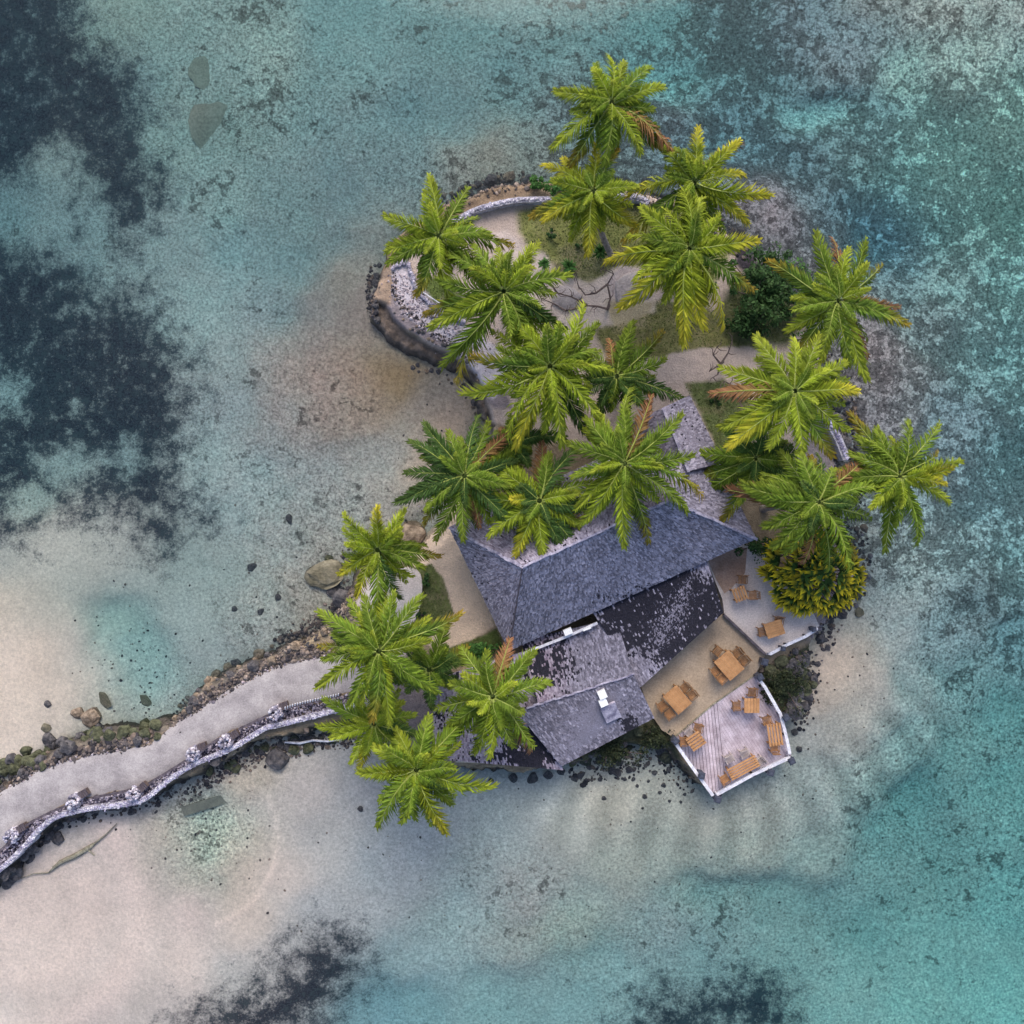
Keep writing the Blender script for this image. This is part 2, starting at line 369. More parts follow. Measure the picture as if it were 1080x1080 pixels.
# ripples of raked sand south of the decks
rr = np.hypot(PX - 728, PY - 560).ravel(); ph = np.arctan2(PY - 560, PX - 728).ravel()
rip = np.exp(-((rr - 318) / 42) ** 4) * sstep(.35, .6, ph) * sstep(2.25, 2.0, ph)
rw = np.sin(ph * 47 + fbm(X, Y, .25, 2, 9).ravel() * 1.5)
alb = alb * (1 + 0.16 * rip * rw)[:, None]
Zs += 0.03 * rip * rw
arc = np.hypot(PX - 20, (PY - 960) * 1.0).ravel()
arcm = np.exp(-((arc - 120) / 60) ** 2) * (PX.ravel() < 330) * (PY.ravel() > 860)
Zs += 0.02 * np.sin(arc / 9.0) * arcm
alb = alb * (1 + 0.05 * np.sin(arc / 9.0 + fbm(X, Y, .5, 2, 3).ravel() * 2) * arcm)[:, None]
rim = np.exp(-((np.hypot((PX - 200) / 92, (PY - 885) / 95).ravel() - 1) / 0.035) ** 2) * (PX.ravel() > 225) * (PY.ravel() > 840)
alb = alb * (1 + .14 * rim)[:, None]; Zs += rim * .05
sg = np.full(X.size, -1e3)
Px, Py = (PX + fbm(X, Y, .5, 3, 4) * 10).ravel(), (PY + fbm(X, Y, .5, 3, 5) * 10).ravel()
for poly in SEAGRASS: sg = np.maximum(sg, sdf(poly, Px, Py))
g = np.clip(sg / 32, -2, 1.6)
for hx, hy, rx, ry, st in HOLES:
    g -= 2.1 * st * np.exp(-((Px - hx) / rx) ** 2 - ((Py - hy) / ry) ** 2)
g = np.clip(g, -2, 1.25)
me, _ = grid_mesh('seabed', X, Y, Zs.reshape(X.shape))
set_attr(me, 'bottom', np.clip(alb * 1.2 * (1.0 - .02 * sand_hi[:, None]), 0, 0.85)); set_attr(me, 'speck', speck); set_attr(me, 'seagrass', g)
t = NT('sea floor')
P_ = t.pos(); base = t.attr('bottom').outputs['Color']; spk = t.attr('speck').outputs['Fac']; sgr = t.attr('seagrass').outputs['Fac']
nb = t.noise(1.25, 8, 0.72, P_); nf = t.noise(7.0, 5, 0.75, P_); ng = t.noise(22.0, 2, 0.6, P_); nl = t.noise(0.28, 5, 0.6, P_)
nm = t.noise(2.6, 7, 0.72, P_); nh = t.noise(0.75, 5, 0.7, P_)
c = t.scale(base, t.mapr(ng, 0.3, 0.7, 0.93, 1.07))
c = t.scale(c, t.mapr(nl, 0.3, 0.7, 0.92, 1.10))
famp = t.mapr(spk, 0.0, 0.6, 0.10, 0.50)
fine = t.math('MULTIPLY', t.math('SUBTRACT', nf, 0.5), t.math('MULTIPLY', famp, 10.0))
c = t.scale(c, t.math('MAXIMUM', t.math('ADD', 1.0, fine), .35))
c = t.scale(c, t.math('ADD', 1.0, t.math('MULTIPLY', t.math('SUBTRACT', nm, 0.5), t.mapr(spk, 0.0, 0.5, 0.25, 1.1))))
hue = t.mix(t.mapr(nh, .35, .65), (1.02, 0.995, 0.98), (0.94, 1.01, 1.0))
c = t.mix(t.mapr(spk, 0.05, .35), c, t.mix(1.0, c, hue, 'MULTIPLY'))
# coral heads and rubble: dark ragged clumps in drifts, denser where 'speck' is high
n_a = t.noise(1.55, 4, .58, P_, .45); n_b = t.noise(4.2, 4, .6, P_, .3); n_c = t.noise(8.0, 3, .6, P_); n_d = t.noise(.30, 4, .6, P_)
def wsum(*q):
    r = 0.0
    for v, k in q: r = t.math('ADD', r, t.math('MULTIPLY', v, k))
    return r
na = wsum((n_a, .58), (n_b, .27), (n_c, .15), (t.math('SUBTRACT', n_d, .5), .40))
thr = t.n('ShaderNodeFloatCurve')
cv = thr.mapping.curves[0]
for k, (x, y) in enumerate([(0, .72), (.25, .605), (.5, .560), (1, .515)]):
    if k == 0: cv.points[0].location = (x, y)
    elif k == 3: cv.points[1].location = (x, y)
    else: cv.points.new(x, y)
thr.mapping.update(); t.set(thr.inputs['Value'], spk)
cm = t.mapr(t.math('SUBTRACT', na, thr.outputs[0]), -0.004, 0.022)
dots = t.mapr(t.math('SUBTRACT', t.noise(4.2, 3, .55, P_, .6), t.mapr(spk, 0.1, 0.9, 0.68, 0.58)), 0.0, 0.03)
cm = t.math('MAXIMUM', cm, t.math('MULTIPLY', dots, .75))
c = t.scale(c, t.mapr(spk, 0.2, .85, 1.0, 1.66))
c = t.mix(t.mapr(spk, .4, 1.0), c, t.mix(1.0, c, (0.99, 1.03, 1.01), 'MULTIPLY'))
dark = t.mix(t.mapr(n_b, .4, .6), t.scale(c, 0.26), t.scale(c, 0.44))
c = t.mix(t.math('MULTIPLY', cm, t.mapr(spk, 0, .35, .25, .92)), c, dark)
# seagrass meadow with ragged, broken edges
m1 = t.noise(1.3, 9, 0.74, P_); m2 = t.noise(9.0, 4, 0.75, P_)
sm = t.math('ADD', sgr, t.math('MULTIPLY', t.math('SUBTRACT', m1, 0.5), 7.0))
sm = t.math('ADD', sm, t.math('MULTIPLY', t.math('SUBTRACT', m2, 0.5), 3.6))
smk = t.mapr(sm, -0.6, 1.1)
gcol = t.mix(t.mapr(m2, 0.42, 0.66), t.mix(t.mapr(nh, .4, .6), (0.002, 0.009, 0.022), (0.006, 0.006, 0.020)), (0.075, 0.082, 0.098))
gcol = t.mix(t.mapr(t.math('ADD', nm, t.math('MULTIPLY', m1, .6)), .84, .98), gcol, (0.050, 0.062, 0.072))
c = t.mix(t.math('MULTIPLY', smk, 0.975), c, gcol)
t.base(c); t.bsdf.inputs['Roughness'].default_value = 0.95; t.bsdf.inputs['Specular IOR Level'].default_value = 0.05
t.bump(t.math('ADD', nf, t.math('MULTIPLY', nb, 2.0)), 0.5, 0.08)
me.materials.append(t.m)
tag(link('seabed', me), kind='structure')

# ------------------------------------------------------------------ water: one closed body over the sea floor
mb = MB(); mb.box((0, 0, -15), (4200, 4200, 30))
w = NT('sea water'); w.t.nodes.remove(w.bsdf)
tr = w.n('ShaderNodeBsdfTransparent'); gl = w.n('ShaderNodeBsdfGlossy', {'Roughness': 0.03})
fr = w.n('ShaderNodeFresnel', {'IOR': 1.33}); bp = w.n('ShaderNodeBump', {'Strength': 0.12, 'Distance': 0.03})
w.t.links.new(w.noise(2.2, 5, 0.6), bp.inputs['Height'])
w.t.links.new(bp.outputs[0], fr.inputs['Normal']); w.t.links.new(bp.outputs[0], gl.inputs['Normal'])
mx = w.n('ShaderNodeMixShader'); w.t.links.new(fr.outputs[0], mx.inputs[0]); w.t.links.new(tr.outputs[0], mx.inputs[1]); w.t.links.new(gl.outputs[0], mx.inputs[2])
w.t.links.new(mx.outputs[0], w.out.inputs['Surface'])
D = 0.36
va = w.n('ShaderNodeVolumeAbsorption', {'Color': (1 - SIG[0] / D, 1 - SIG[1] / D, 1 - SIG[2] / D, 1), 'Density': D})
w.t.links.new(va.outputs[0], w.out.inputs['Volume'])
tag(mb.build('water', w.m), kind='structure')

# ------------------------------------------------------------------ island ground
xs = np.arange(-29.5, 19.5, 0.08); ys = np.arange(-22.5, 18.5, 0.08)
X, Y = np.meshgrid(xs, ys)
def pix(X, Y, z):                     # photo pixel of a ground point at height z
    k = S * (H - z) / H
    return X / k + 540, 540 - Y / k
GZ = 1.0
PX, PY = pix(X, Y, GZ)
ex = fbm(X, Y, 0.9, 5, 21, .65) * 9; ey = fbm(X, Y, 0.9, 5, 22, .65) * 9
sd = sdf(ISL, PX + ex, PY + ey) * S          # metres
hz = np.full(X.shape, GZ)
def blob(poly, feather=6):                    # 0..1 mask from a pixel polygon
    return sstep(-feather / 2, feather / 2, sdf(poly, PX + ex * .4, PY + ey * .4))
SHELF = [(398,318),(392,345),(410,372),(440,384),(470,392),(494,404),(503,422),(504,446),(520,446),(512,412),(500,390),(476,372),(450,362),(430,350),(416,336),(408,322)]
BEACH = [(505,440),(520,450),(500,520),(470,560),(440,600),(400,580),(420,545),(450,500),(480,450)]
shelf = blob(SHELF, 6); beach = blob(BEACH, 14)
hz = hz * (1 - 0.45 * shelf) * (1 - 0.45 * beach)
edge = np.where(beach > .3, sstep(-0.2, 2.2, sd), sstep(-0.3, 0.55, sd))
Z = -1.3 + (hz + 1.3) * edge
Z += fbm(X, Y, 1.3, 4, 23) * 0.05 * sstep(0, 1, sd) + fbm(X, Y, 1.6, 4, 24) * 0.28 * sstep(1.2, 0.0, np.abs(sd - .1)) + fbm(X, Y, 4.0, 3, 25) * .16 * np.clip(shelf + sstep(1.1, 0, np.abs(sd)), 0, 1)
col = np.zeros((X.size, 3)) + srgb((132, 118, 100))
tex = np.zeros(X.size)                        # how grassy
def paint(c, poly, feather=5, grass=0.0, strength=1.0):
    m = (blob(poly, feather) * strength).ravel()
    global col, tex
    col = col * (1 - m[:, None]) + srgb(c) * m[:, None]; tex = tex * (1 - m) + grass * m
rimd = (sstep(0.75, 0.1, sd + fbm(X, Y, 1.1, 3, 30) * .35)).ravel()
# brown earth and rock of the north-west rim, reef-grey east rim
paint((136,128,132), [(780,230),(960,260),(960,640),(860,700),(840,560),(830,440),(780,330)], 30)
LAWN = (120,124,74)
paint((128,110,92), [(380,330),(380,260),(440,200),(560,170),(600,190),(520,215),(460,245),(415,285),(410,330)], 6)
paint((176,160,152), [(410,285),(440,250),(520,215),(600,205),(700,205),(780,250),(840,320),(880,400),(830,470),(760,520),(600,470),(500,440),(440,350)], 8)
paint(LAWN, [(545,222),(600,212),(690,216),(750,232),(772,262),(740,330),(690,300),(640,290),(600,300),(585,280),(560,262),(548,245)], 10, 1)
paint((124,122,92), [(588,262),(690,270),(700,300),(640,284),(620,300),(600,330),(612,350),(590,320)], 12, .7, .8)
paint((120,118,76), [(625,345),(660,330),(700,316),(760,330),(800,352),(800,372),(740,370),(690,380),(640,375)], 10, .9)
paint((96,110,58), [(440,296),(470,290),(500,330),(480,342),(455,332)], 8, 1)
paint((188,174,170), [(515,250),(535,242),(552,262),(575,268),(590,300),(560,330),(530,300)], 7)
paint((192,178,170), [(560,302),(600,290),(622,300),(650,280),(690,285),(690,330),(650,345),(628,345),(618,380),(590,372),(585,330),(560,322)], 7)
paint((172,160,160), [(642,292),(660,280),(690,292),(688,312),(660,322),(644,312)], 5)
paint((150,140,110), [(640,318),(690,318),(682,345),(648,350)], 8, .5, .8)
paint((182,166,158), [(686,384),(704,374),(740,366),(790,364),(822,380),(826,400),(790,408),(762,398),(735,398),(700,404),(676,400)], 4)
paint((94,104,66), [(722,404),(762,400),(790,420),(796,450),(780,500),(766,500),(752,466),(730,420)], 6, 1)
paint((88,92,64), [(776,290),(842,272),(860,330),(830,366),(780,362),(750,340)], 14, .6)
# white gravel and the grey ledge below it
paint((132,122,126), [(404,330),(424,345),(450,358),(480,372),(500,392),(520,430),(540,430),(520,380),(480,345),(440,318),(416,300)], 5)
paint((190,182,190), [(414,284),(428,280),(436,300),(448,316),(470,332),(500,348),(530,372),(540,400),(520,420),(505,400),(490,378),(468,360),(446,346),(426,330),(414,312)], 4)
paint((150,146,146), [(448,302),(462,322),(490,336),(488,341),(458,328),(442,308)], 3)
paint((152,132,116), [(391,290),(412,283),(414,300),(412,322),(392,320)], 4)
paint((98,88,82), SHELF, 4)
paint((110,104,98), [(410,362),(436,376),(430,382),(404,368)], 3, 0, .6)
paint((194,176,158), BEACH, 14)
paint((196,176,158), [(440,540),(480,545),(500,600),(522,660),(470,690),(440,672),(478,648),(466,610),(440,595)], 4)
paint((190,178,176), [(436,602),(452,670),(420,700),(380,690),(372,640),(384,606),(410,596)], 5)
paint((92,100,62), [(434,598),(456,596),(468,612),(479,648),(460,662),(430,672),(428,652),(443,640),(442,612)], 2, 1)
paint((84,96,54), [(470,684),(524,664),(530,684),(480,706)], 3, 1)
paint((150,134,112), [(300,686),(350,640),(376,640),(380,690),(340,694)], 6)
# causeway flanks
paint((112,104,96), [(-60,800),(100,750),(200,720),(300,680),(340,690),(250,730),(160,780),(60,815),(-60,880)], 5)
paint((56,55,54), [(-60,930),(50,865),(150,842),(260,790),(380,750),(470,790),(470,830),(380,800),(300,800),(150,870),(20,940),(-60,990)], 6)
paint((116,108,112), [(380,700),(470,690),(480,800),(420,800),(378,770)], 8)
paint((64,66,50), [(590,790),(690,750),(720,800),(690,812),(600,826)], 8, .5)
paint((52,56,46), [(796,712),(866,672),(862,740),(838,770),(820,740)], 8, .6)
paint((70,66,66), [(855,690),(870,655),(905,610),(920,640),(880,700)], 6)
paint((58,54,62), [(772,250),(800,262),(830,290),(800,300),(776,280)], 6)
paint((70,66,72), [(862,380),(900,400),(905,470),(880,450)], 8, 0, .8)
wet = (np.maximum(sstep(0.38, 0.05, Z), sstep(0.85, 0.5, Z) * (1 - shelf) * (1 - beach))).ravel()[:, None]      # rock below the tide line is stained dark
be = beach.ravel()[:, None]
stain = srgb((60, 56, 54))
col = col * (1 - 0.75 * wet * (1 - be)) + stain * 0.75 * wet * (1 - be)
keep = Z > -1.25
me, used = grid_mesh('island_ground', X, Y, Z, keep)
set_attr(me, 'surface', np.clip(col * 1.15, 0, .8), used); set_attr(me, 'grassy', tex, used)
t = NT('island ground')
P_ = t.pos(); base = t.attr('surface').outputs['Color']; gr = t.attr('grassy').outputs['Fac']
n1 = t.noise(2.2, 7, 0.7, P_); n2 = t.noise(11, 5, 0.75, P_); n3 = t.noise(35, 2, 0.6, P_)
lum = t.n('ShaderNodeRGBToBW', {0: base}).outputs[0]
amp = t.mapr(lum, .08, .35, .45, .12)
c = t.scale(base, t.math('ADD', 1.0, t.math('MULTIPLY', t.math('MULTIPLY', t.math('SUBTRACT', n1, .5), 5.0), amp))); c = t.scale(c, t.mapr(n2, 0.3, 0.7, 0.78, 1.22)); c = t.scale(c, t.mapr(n3, 0.3, 0.7, 0.88, 1.12))
bare = t.math('MULTIPLY', t.mapr(t.noise(1.0, 6, 0.7, P_), 0.50, 0.62), gr)
c = t.mix(t.math('MULTIPLY', bare, 0.4), c, tuple(srgb((150, 136, 112))))
t.base(c); t.bsdf.inputs['Roughness'].default_value = 0.95
t.bump(t.math('ADD', n1, n2), 0.9, 0.10)
me.materials.append(t.m)
tag(link('island_ground', me), kind='structure')
GXs, GYs, GZmap = xs, ys, Z
def gz(x, y):
    i = int(round((y - ys[0]) / 0.08)); j = int(round((x - xs[0]) / 0.08))
    if 0 <= i < len(ys) and 0 <= j < len(xs): return float(GZmap[i, j])
    return -1.3
sbx = ax; sbZ = Zs.reshape(len(ax), len(ax))
def bz(x, y):
    i = int(np.argmin(np.abs(sbx - y))); j = int(np.argmin(np.abs(sbx - x)))
    return float(sbZ[i, j])
def top(x, y): return max(gz(x, y), bz(x, y))

# ------------------------------------------------------------------ causeway path
PN = smooth_poly([(-60,872),(0,836),(44,811),(89,797),(130,790),(160,783),(182,766),(204,750),(241,728),(280,707),(307,698),(347,690),(372,686),(400,690)], False, 6)
PS = smooth_poly([(-60,936),(0,897),(13,883),(27,870),(71,849),(95,842),(138,833),(160,824),(201,799),(234,777),(254,768),(299,748),(357,734),(385,728),(410,724)], False, 6)
def resample(P, n):
    P = np.array(P); s = np.r_[0, np.cumsum(np.hypot(*np.diff(P, axis=0).T))]
    q = np.linspace(0, s[-1], n); return np.stack([np.interp(q, s, P[:, 0]), np.interp(q, s, P[:, 1])], 1)
a_, b_ = resample(PN, 90), resample(PS, 90)
mb = MB(); vs = []; fs = []; nw = 9; PZ = 1.07
for i in range(90):
    for k in range(nw):
        f = k / (nw - 1); p = a_[i] * (1 - f) + b_[i] * f
        v = W(p[0] + 1.2 * mnoise.noise((i * .7, 0, 3)) * (k == 0), p[1] + 2.2 * mnoise.noise((i * .45, 2, 3)) * (k == 0), PZ)
        v.z += 0.03 * math.sin(math.pi * f) - (0.09 if k in (0, nw - 1) else 0); vs.append(v)
fs = [(i*nw+k, i*nw+k+1, (i+1)*nw+k+1, (i+1)*nw+k) for i in range(89) for k in range(nw - 1)]
fs = [f[::-1] for f in fs]
mb.add(vs, fs)
M['path'] = simple('crushed coral path', srgb((142,136,138)), srgb((174,168,168)), 0.9, 0.95, 0.3, 16)
tag(mb.build('path', M['path'], smooth=True), kind='structure')
# ------------------------------------------------------------------ terraces and decks (flat paved ground)
def wp(pts, z): return [tuple(W(x, y, z))[:2] for x, y in pts]
TZ = 1.25
LOW = [(676,724),(700,702),(732,673),(762,648),(784,668),(807,691),(797,711),(752,742),(711,778),(698,770),(686,752)]
M['terrace'] = simple('sandy concrete', srgb((150,134,116)), srgb((176,158,138)), 0.7, 0.9, 0.2, 14)
M['terrace_up'] = simple('pale swept concrete', srgb((182,171,168)), srgb((200,190,186)), 0.8, 0.9, 0.15, 14)
mb = MB(); mb.prism(wp(LOW, TZ), 0.0, TZ); o = mb.build('terrace', M['terrace']); tag(o, kind='structure')
UP = [(744,588),(772,576),(792,574),(812,588),(838,620),(856,642),(864,660),(850,670),(828,680),(809,691),(784,668),(764,648),(762,632),(752,608)]
mb = MB(); mb.prism(wp(UP, TZ + .12), 0.0, TZ + .12); o = mb.build('upper_terrace', M['terrace_up']); tag(o, kind='structure')
# earthy corner of the upper terrace beside the roof
mb = MB(); mb.prism(wp([(747,592),(770,578),(788,578),(786,604),(770,622),(764,626),(755,610)], TZ + .14), TZ + .122, TZ + .14)
M['earth'] = simple('swept earth', srgb((140,116,102)), srgb((168,148,138)), 0.9, 0.95, 0.2, 14)
tag(mb.build('earth_floor', M['earth']), kind='structure')

# timber deck over the water
DZ = 1.28
DECK = [(711,779),(752,744),(797,712),(807,724),(824,752),(830,776),(835,799),(794,818),(753,841),(730,808)]
deckw = wp(DECK, DZ)
dk = empty('timber_deck', tuple(W(770, 780, 0)))
tag(dk, 'pale weathered timber deck over the shallows with planks laid in two directions', 'deck')
def clip_poly(poly, a, b, keep_left=True):
    """clip polygon by the line a-b"""
    out = []; n = len(poly)
    def side(p): 
        s_ = (b[0]-a[0])*(p[1]-a[1]) - (b[1]-a[1])*(p[0]-a[0]); return s_ if keep_left else -s_
    for i in range(n):
        p, q = poly[i], poly[(i+1) % n]; sp, sq = side(p), side(q)
        if sp >= 0: out.append(p)
        if (sp >= 0) != (sq >= 0):
            t_ = sp / (sp - sq); out.append((p[0] + (q[0]-p[0])*t_, p[1] + (q[1]-p[1])*t_))
    return out
def planks(mb, poly, ang, w, z0, z1, gap=0.02, var=0.16):
    dx, dy = math.cos(ang), math.sin(ang); nx, ny = -dy, dx
    pr = [p[0]*nx + p[1]*ny for p in poly]; lo, hi = min(pr), max(pr); k = lo
    while k < hi:
        a = (nx*(k+gap/2), ny*(k+gap/2)); b = (a[0]+dx, a[1]+dy)
        c_ = (nx*(k+w-gap/2), ny*(k+w-gap/2)); d_ = (c_[0]+dx, c_[1]+dy)
        q = clip_poly(poly, a, b, True)
        if len(q) > 2: q = clip_poly(q, c_, d_, False)
        if len(q) > 2:
            v = 1 + rnd.uniform(-var, var); j = rnd.uniform(-.006, .006)
            mb.prism(q, z0 + j, z1 + j, 0, (v, v, v * 1.01, 1))
        k += w
M['deckwood'] = simple('weathered deck boards', srgb((158,144,152)), srgb((198,186,196)), 1.6, 0.8, 0.3, 26, attr=True)
off = (dk.location.x, dk.location.y)
loc = [(p[0]-off[0], p[1]-off[1]) for p in deckw]
s0 = W(758,738,DZ); s1 = W(768,834,DZ)
A_ = (s0.x-off[0], s0.y-off[1]); B_ = (s1.x-off[0], s1.y-off[1])
mb = MB(); left = clip_poly(loc, A_, B_, False); right = clip_poly(loc, A_, B_, True)
planks(mb, left, math.atan2(B_[1]-A_[1]+.0, B_[0]-A_[0]) , 0.17, DZ-.05, DZ, .022, .14)
planks(mb, right, R(-58), 0.15, DZ-.05, DZ-.002, .010, .06)
mb.build('decking', M['deckwood'], dk)
mb = MB(); mb.prism([(p[0]*.985, p[1]*.985) for p in loc], DZ-.22, DZ-.07); mb.build('frame', M['dark_wood'], dk)
for x, y in [(720,785),(738,808),(755,832),(790,812),(826,795),(818,752),(780,770),(750,780)]:
    p = W(x, y, 0); mb = MB(); mb.tube([(p.x-off[0], p.y-off[1], -1.6), (p.x-off[0], p.y-off[1], DZ-.2)], .11, 8); mb.build('pile', M['dark_wood'], dk)

def railing(name, pts, z, label, post_every=1.5, hgt=0.55, w=0.16):
    e = empty(name, tuple(W(*pts[0], z))); tag(e, label, 'railing'); o_ = e.location
    P = [W(x, y, z + hgt) - o_ for x, y in pts]
    m1 = MB(); m2 = MB()
    for a, b in zip(P[:-1], P[1:]):
        m1.beam(a, b, w, .07); m2.beam(a - Vector((0,0,.28)), b - Vector((0,0,.28)), .05, .06)
        n = max(1, int((b-a).length / post_every))
        for i in range(n + 1):
            q = a.lerp(b, i / n); r_ = MB(); r_.beam(q - Vector((0,0,hgt + .04)), q - Vector((0,0,.03)), .09, .09); r_.build('post', M['white_paint'], e)
    m1.build('top_rail', M['white_paint'], e); m2.build('lower_rail', M['white_paint'], e)
railing('deck_railing', [(711,782),(730,809),(752,839)], DZ, 'white railing along the lower left edge of the timber deck')
railing('deck_railing', [(756,838),(794,817),(833,799)], DZ, 'white railing along the bottom edge of the timber deck')
railing('deck_railing', [(833,795),(829,776),(823,753),(807,725),(799,714)], DZ, 'white railing along the right edge of the timber deck')
railing('terrace_railing', [(812,690),(830,680),(850,671),(862,663)], TZ + .12, 'white railing along the seaward edge of the upper terrace', hgt=.5, w=.14)
def post(px, py, z, label, s=1.0):
    e = empty('deck_post', tuple(W(px, py, z))); tag(e, label, 'post', 'dark square posts round the deck and terraces')
    r0 = rnd.uniform(0, 1.5)
    m1 = MB(); m1.box((0,0,.35), (.26*s,.26*s,.7), r0); m1.build('shaft', M['dark_metal'], e)
    m2 = MB(); m2.box((0,0,.73), (.34*s,.34*s,.06), r0); m2.box((0,0,.80), (.24*s,.24*s,.09), r0); m2.build('cap', M['dark_metal'], e)
for a in [(710,778,'dark square post where the sandy terrace meets the left corner of the deck'),
          (737,814,'dark square post half way along the lower left deck railing'),
          (754,839,'dark square post at the bottom corner of the timber deck'),
          (809,811,'dark square post beside the long teak table on the deck edge'),
          (831,799,'dark square post at the right hand corner of the timber deck'),
          (825,754,'dark square post on the right deck railing near the slatted table'),
          (798,712,'dark square post at the top corner of the timber deck'),
          (803,696,'dark square post at the seaward corner of the sandy terrace'),
          (822,682,'small dark post at the lower end of the upper terrace railing'),
          (854,662,'small dark post at the far end of the upper terrace railing')]:
    post(a[0], a[1], DZ, a[2], .7 if 'small' in a[2] else 1.0)
# divider kerb between the two terraces
mb = MB(); P = [W(x, y, TZ + .2) for x, y in [(763,648),(784,668),(807,690)]]
for a, b in zip(P[:-1], P[1:]): mb.beam(a, b, .12, .2)
tag(mb.build('kerb', M['dark_wood']), 'dark low kerb dividing the sandy terrace from the upper terrace', 'kerb')
mb = MB(); P = [W(x, y, TZ + .03) for x, y in [(712,777),(752,743),(796,712)]]
for a, b in zip(P[:-1], P[1:]): mb.beam(a, b, .07, .05)
tag(mb.build('edging', M['drift']), 'thin timber edging between the sandy terrace and the plank deck', 'edging')

mb = MB(); mb.prism(wp([tuple(q) for q in smooth_poly([(398,606),(412,599),(436,600),(445,612),(442,642),(430,668),(406,692),(386,682),(382,650),(387,620)], True, 5)], 1.2), .5, 1.2)
M['pale_sand'] = simple('pale raked sand', srgb((188,178,174)), srgb((212,202,198)), 1.2, .95, .3, 14)
tag(mb.build('sand_bed', M['pale_sand']), kind='structure')
# ------------------------------------------------------------------ furniture
def slats(mb, w, l, z, n, th=.035, gap=.02, var=.12):
    s_ = w / n
    for i in range(n):
        v = 1 + rnd.uniform(-var, var)
        mb.box((-w/2 + s_*(i+.5), 0, z), (s_-gap, l, th), 0, 0, (v, v, v, 1))
def table(px, py, rz, w, l, label, z=TZ, n=6, gap=.012, mat='teak', tiltv=.12, group='teak tables on the terraces'):
    p = W(px, py, z + .72); p.z = z
    e = empty('table', tuple(p), rz); tag(e, label, 'table', group)
    m = MB(); slats(m, w, l, .72, n, .04, gap, tiltv)
    for sy in (-1, 1): m.box((0, sy*(l/2-.12), .68), (w-.1, .07, .04), 0, 0, (.7,.7,.7,1))
    m.build('table_top', M[mat], e)
    for sx in (-1, 1):
        for sy in (-1, 1):
            g_ = MB(); g_.box((sx*(w/2-.09), sy*(l/2-.09), .34), (.075,.075,.68), 0, 0, (.85,.85,.85,1)); g_.build('leg', M[mat], e)
    return e
def chair(px, py, rz, label, z=TZ, mat='teak', n=6):
    p = W(px, py, z + .45); p.z = z
    e = empty('chair', tuple(p), rz); e.scale = (.82, .82, 1); e.rotation_euler.z += rnd.uniform(-.1, .1); tv = rnd.uniform(.68, 1.2); tag(e, label, 'chair', 'teak chairs round the terrace tables')
    m = MB(); slats(m, .52, .50, .44, n, .03, .018, .1); m.c = [(a_*tv, b_*tv, c_*tv, 1) for a_, b_, c_, _ in m.c]; m.build('seat', M[mat], e)
    m = MB()
    for i in range(5):
        m.box((-.2 + .1*i, .27 + .03, .68), (.06, .025, .42), 0, 0, (.6,.6,.6,1), rx=R(-4))
    m.box((0, .315, .90), (.50, .04, .07), 0, 0, (.6,.6,.6,1)); m.build('backrest', M[mat], e)
    for sx in (-1, 1):
        a = MB(); a.box((sx*.265, .02, .63), (.04, .46, .03), 0, 0, (.6*tv,.6*tv,.6*tv,1)); a.build('armrest', M[mat], e)
        for sy in (-1, 1):
            g_ = MB(); g_.box((sx*.24, sy*.23, .30 if sy < 0 else .33), (.05,.05,.60 if sy < 0 else .66), 0, 0, (.8,.8,.8,1)); g_.build('leg', M[mat], e)
    return e
def z8(x, y): return 640 + x/3.857, 570 + y/3.857
zt = TZ; zu = TZ + .14; zd = DZ
# big table, left half of the sandy terrace
aT = math.atan2(-70, 60)               # long direction of the tables in the world
def at8(f, x, y, *a, **k): q = z8(x, y); return f(q[0], q[1], *a, **k)
rz = aT - math.pi/2
at8(table, 287, 648, rz, .92, 1.22, 'square teak table on the sandy terrace nearer the dark thatch', zt, 7, .006)
at8(table, 498, 508, rz, .98, 1.26, 'square teak table on the sandy terrace nearer the rocks, five chairs round it', zt, 7, .006)
nE, nW = rz + math.pi/2, rz - math.pi/2
at8(chair, 318, 598, nE, 'upper chair on the right side of the table nearest the dark thatch', zt)
at8(chair, 346, 628, nE, 'lower chair on the right side of the table nearest the dark thatch', zt)
at8(chair, 226, 672, nW, 'upper chair on the left side of the table nearest the dark thatch', zt)
at8(chair, 256, 704, nW, 'lower chair on the left side of the table nearest the dark thatch', zt)
at8(chair, 530, 456, nE, 'pale upper chair on the right of the five chair table', zt)
at8(chair, 558, 488, nE, 'olive lower chair on the right of the five chair table', zt)
at8(chair, 443, 530, nW, 'upper chair on the left of the five chair table', zt)
at8(chair, 468, 560, nW, 'lower chair on the left of the five chair table', zt)
at8(chair, 450, 450, rz + math.pi + .25, 'single chair at the head of the five chair table', zt)
# deck
at8(table, 590, 672, R(0), .78, .74, 'small square teak table near the top of the plank deck', zd, 5, .012)
at8(chair, 592, 618, 0, 'teak chair above the small square table on the plank deck', zd)
at8(chair, 528, 672, R(90), 'teak chair left of the small square table on the plank deck', zd)
at8(table, 684, 790, R(8), .76, 1.15, 'slatted teak table by the right railing of the plank deck', zd, 5, .05)
at8(chair, 650, 733, R(18), 'teak chair above the slatted table by the right deck railing', zd)
at8(chair, 682, 842, R(185), 'teak chair tucked under the lower end of the slatted table by the right deck railing', zd)
at8(table, 556, 925, R(-62), .66, 1.62, 'long slatted teak table along the bottom edge of the plank deck', zd, 5, .045)
at8(chair, 480, 970, R(118), 'teak chair at the left end of the long table on the deck', zd)
at8(chair, 497, 888, R(28), 'grey weathered chair beside the left half of the long deck table', zd, 'teak_grey')
at8(chair, 560, 866, R(20), 'grey weathered chair at the middle of the long deck table', zd, 'teak_grey')
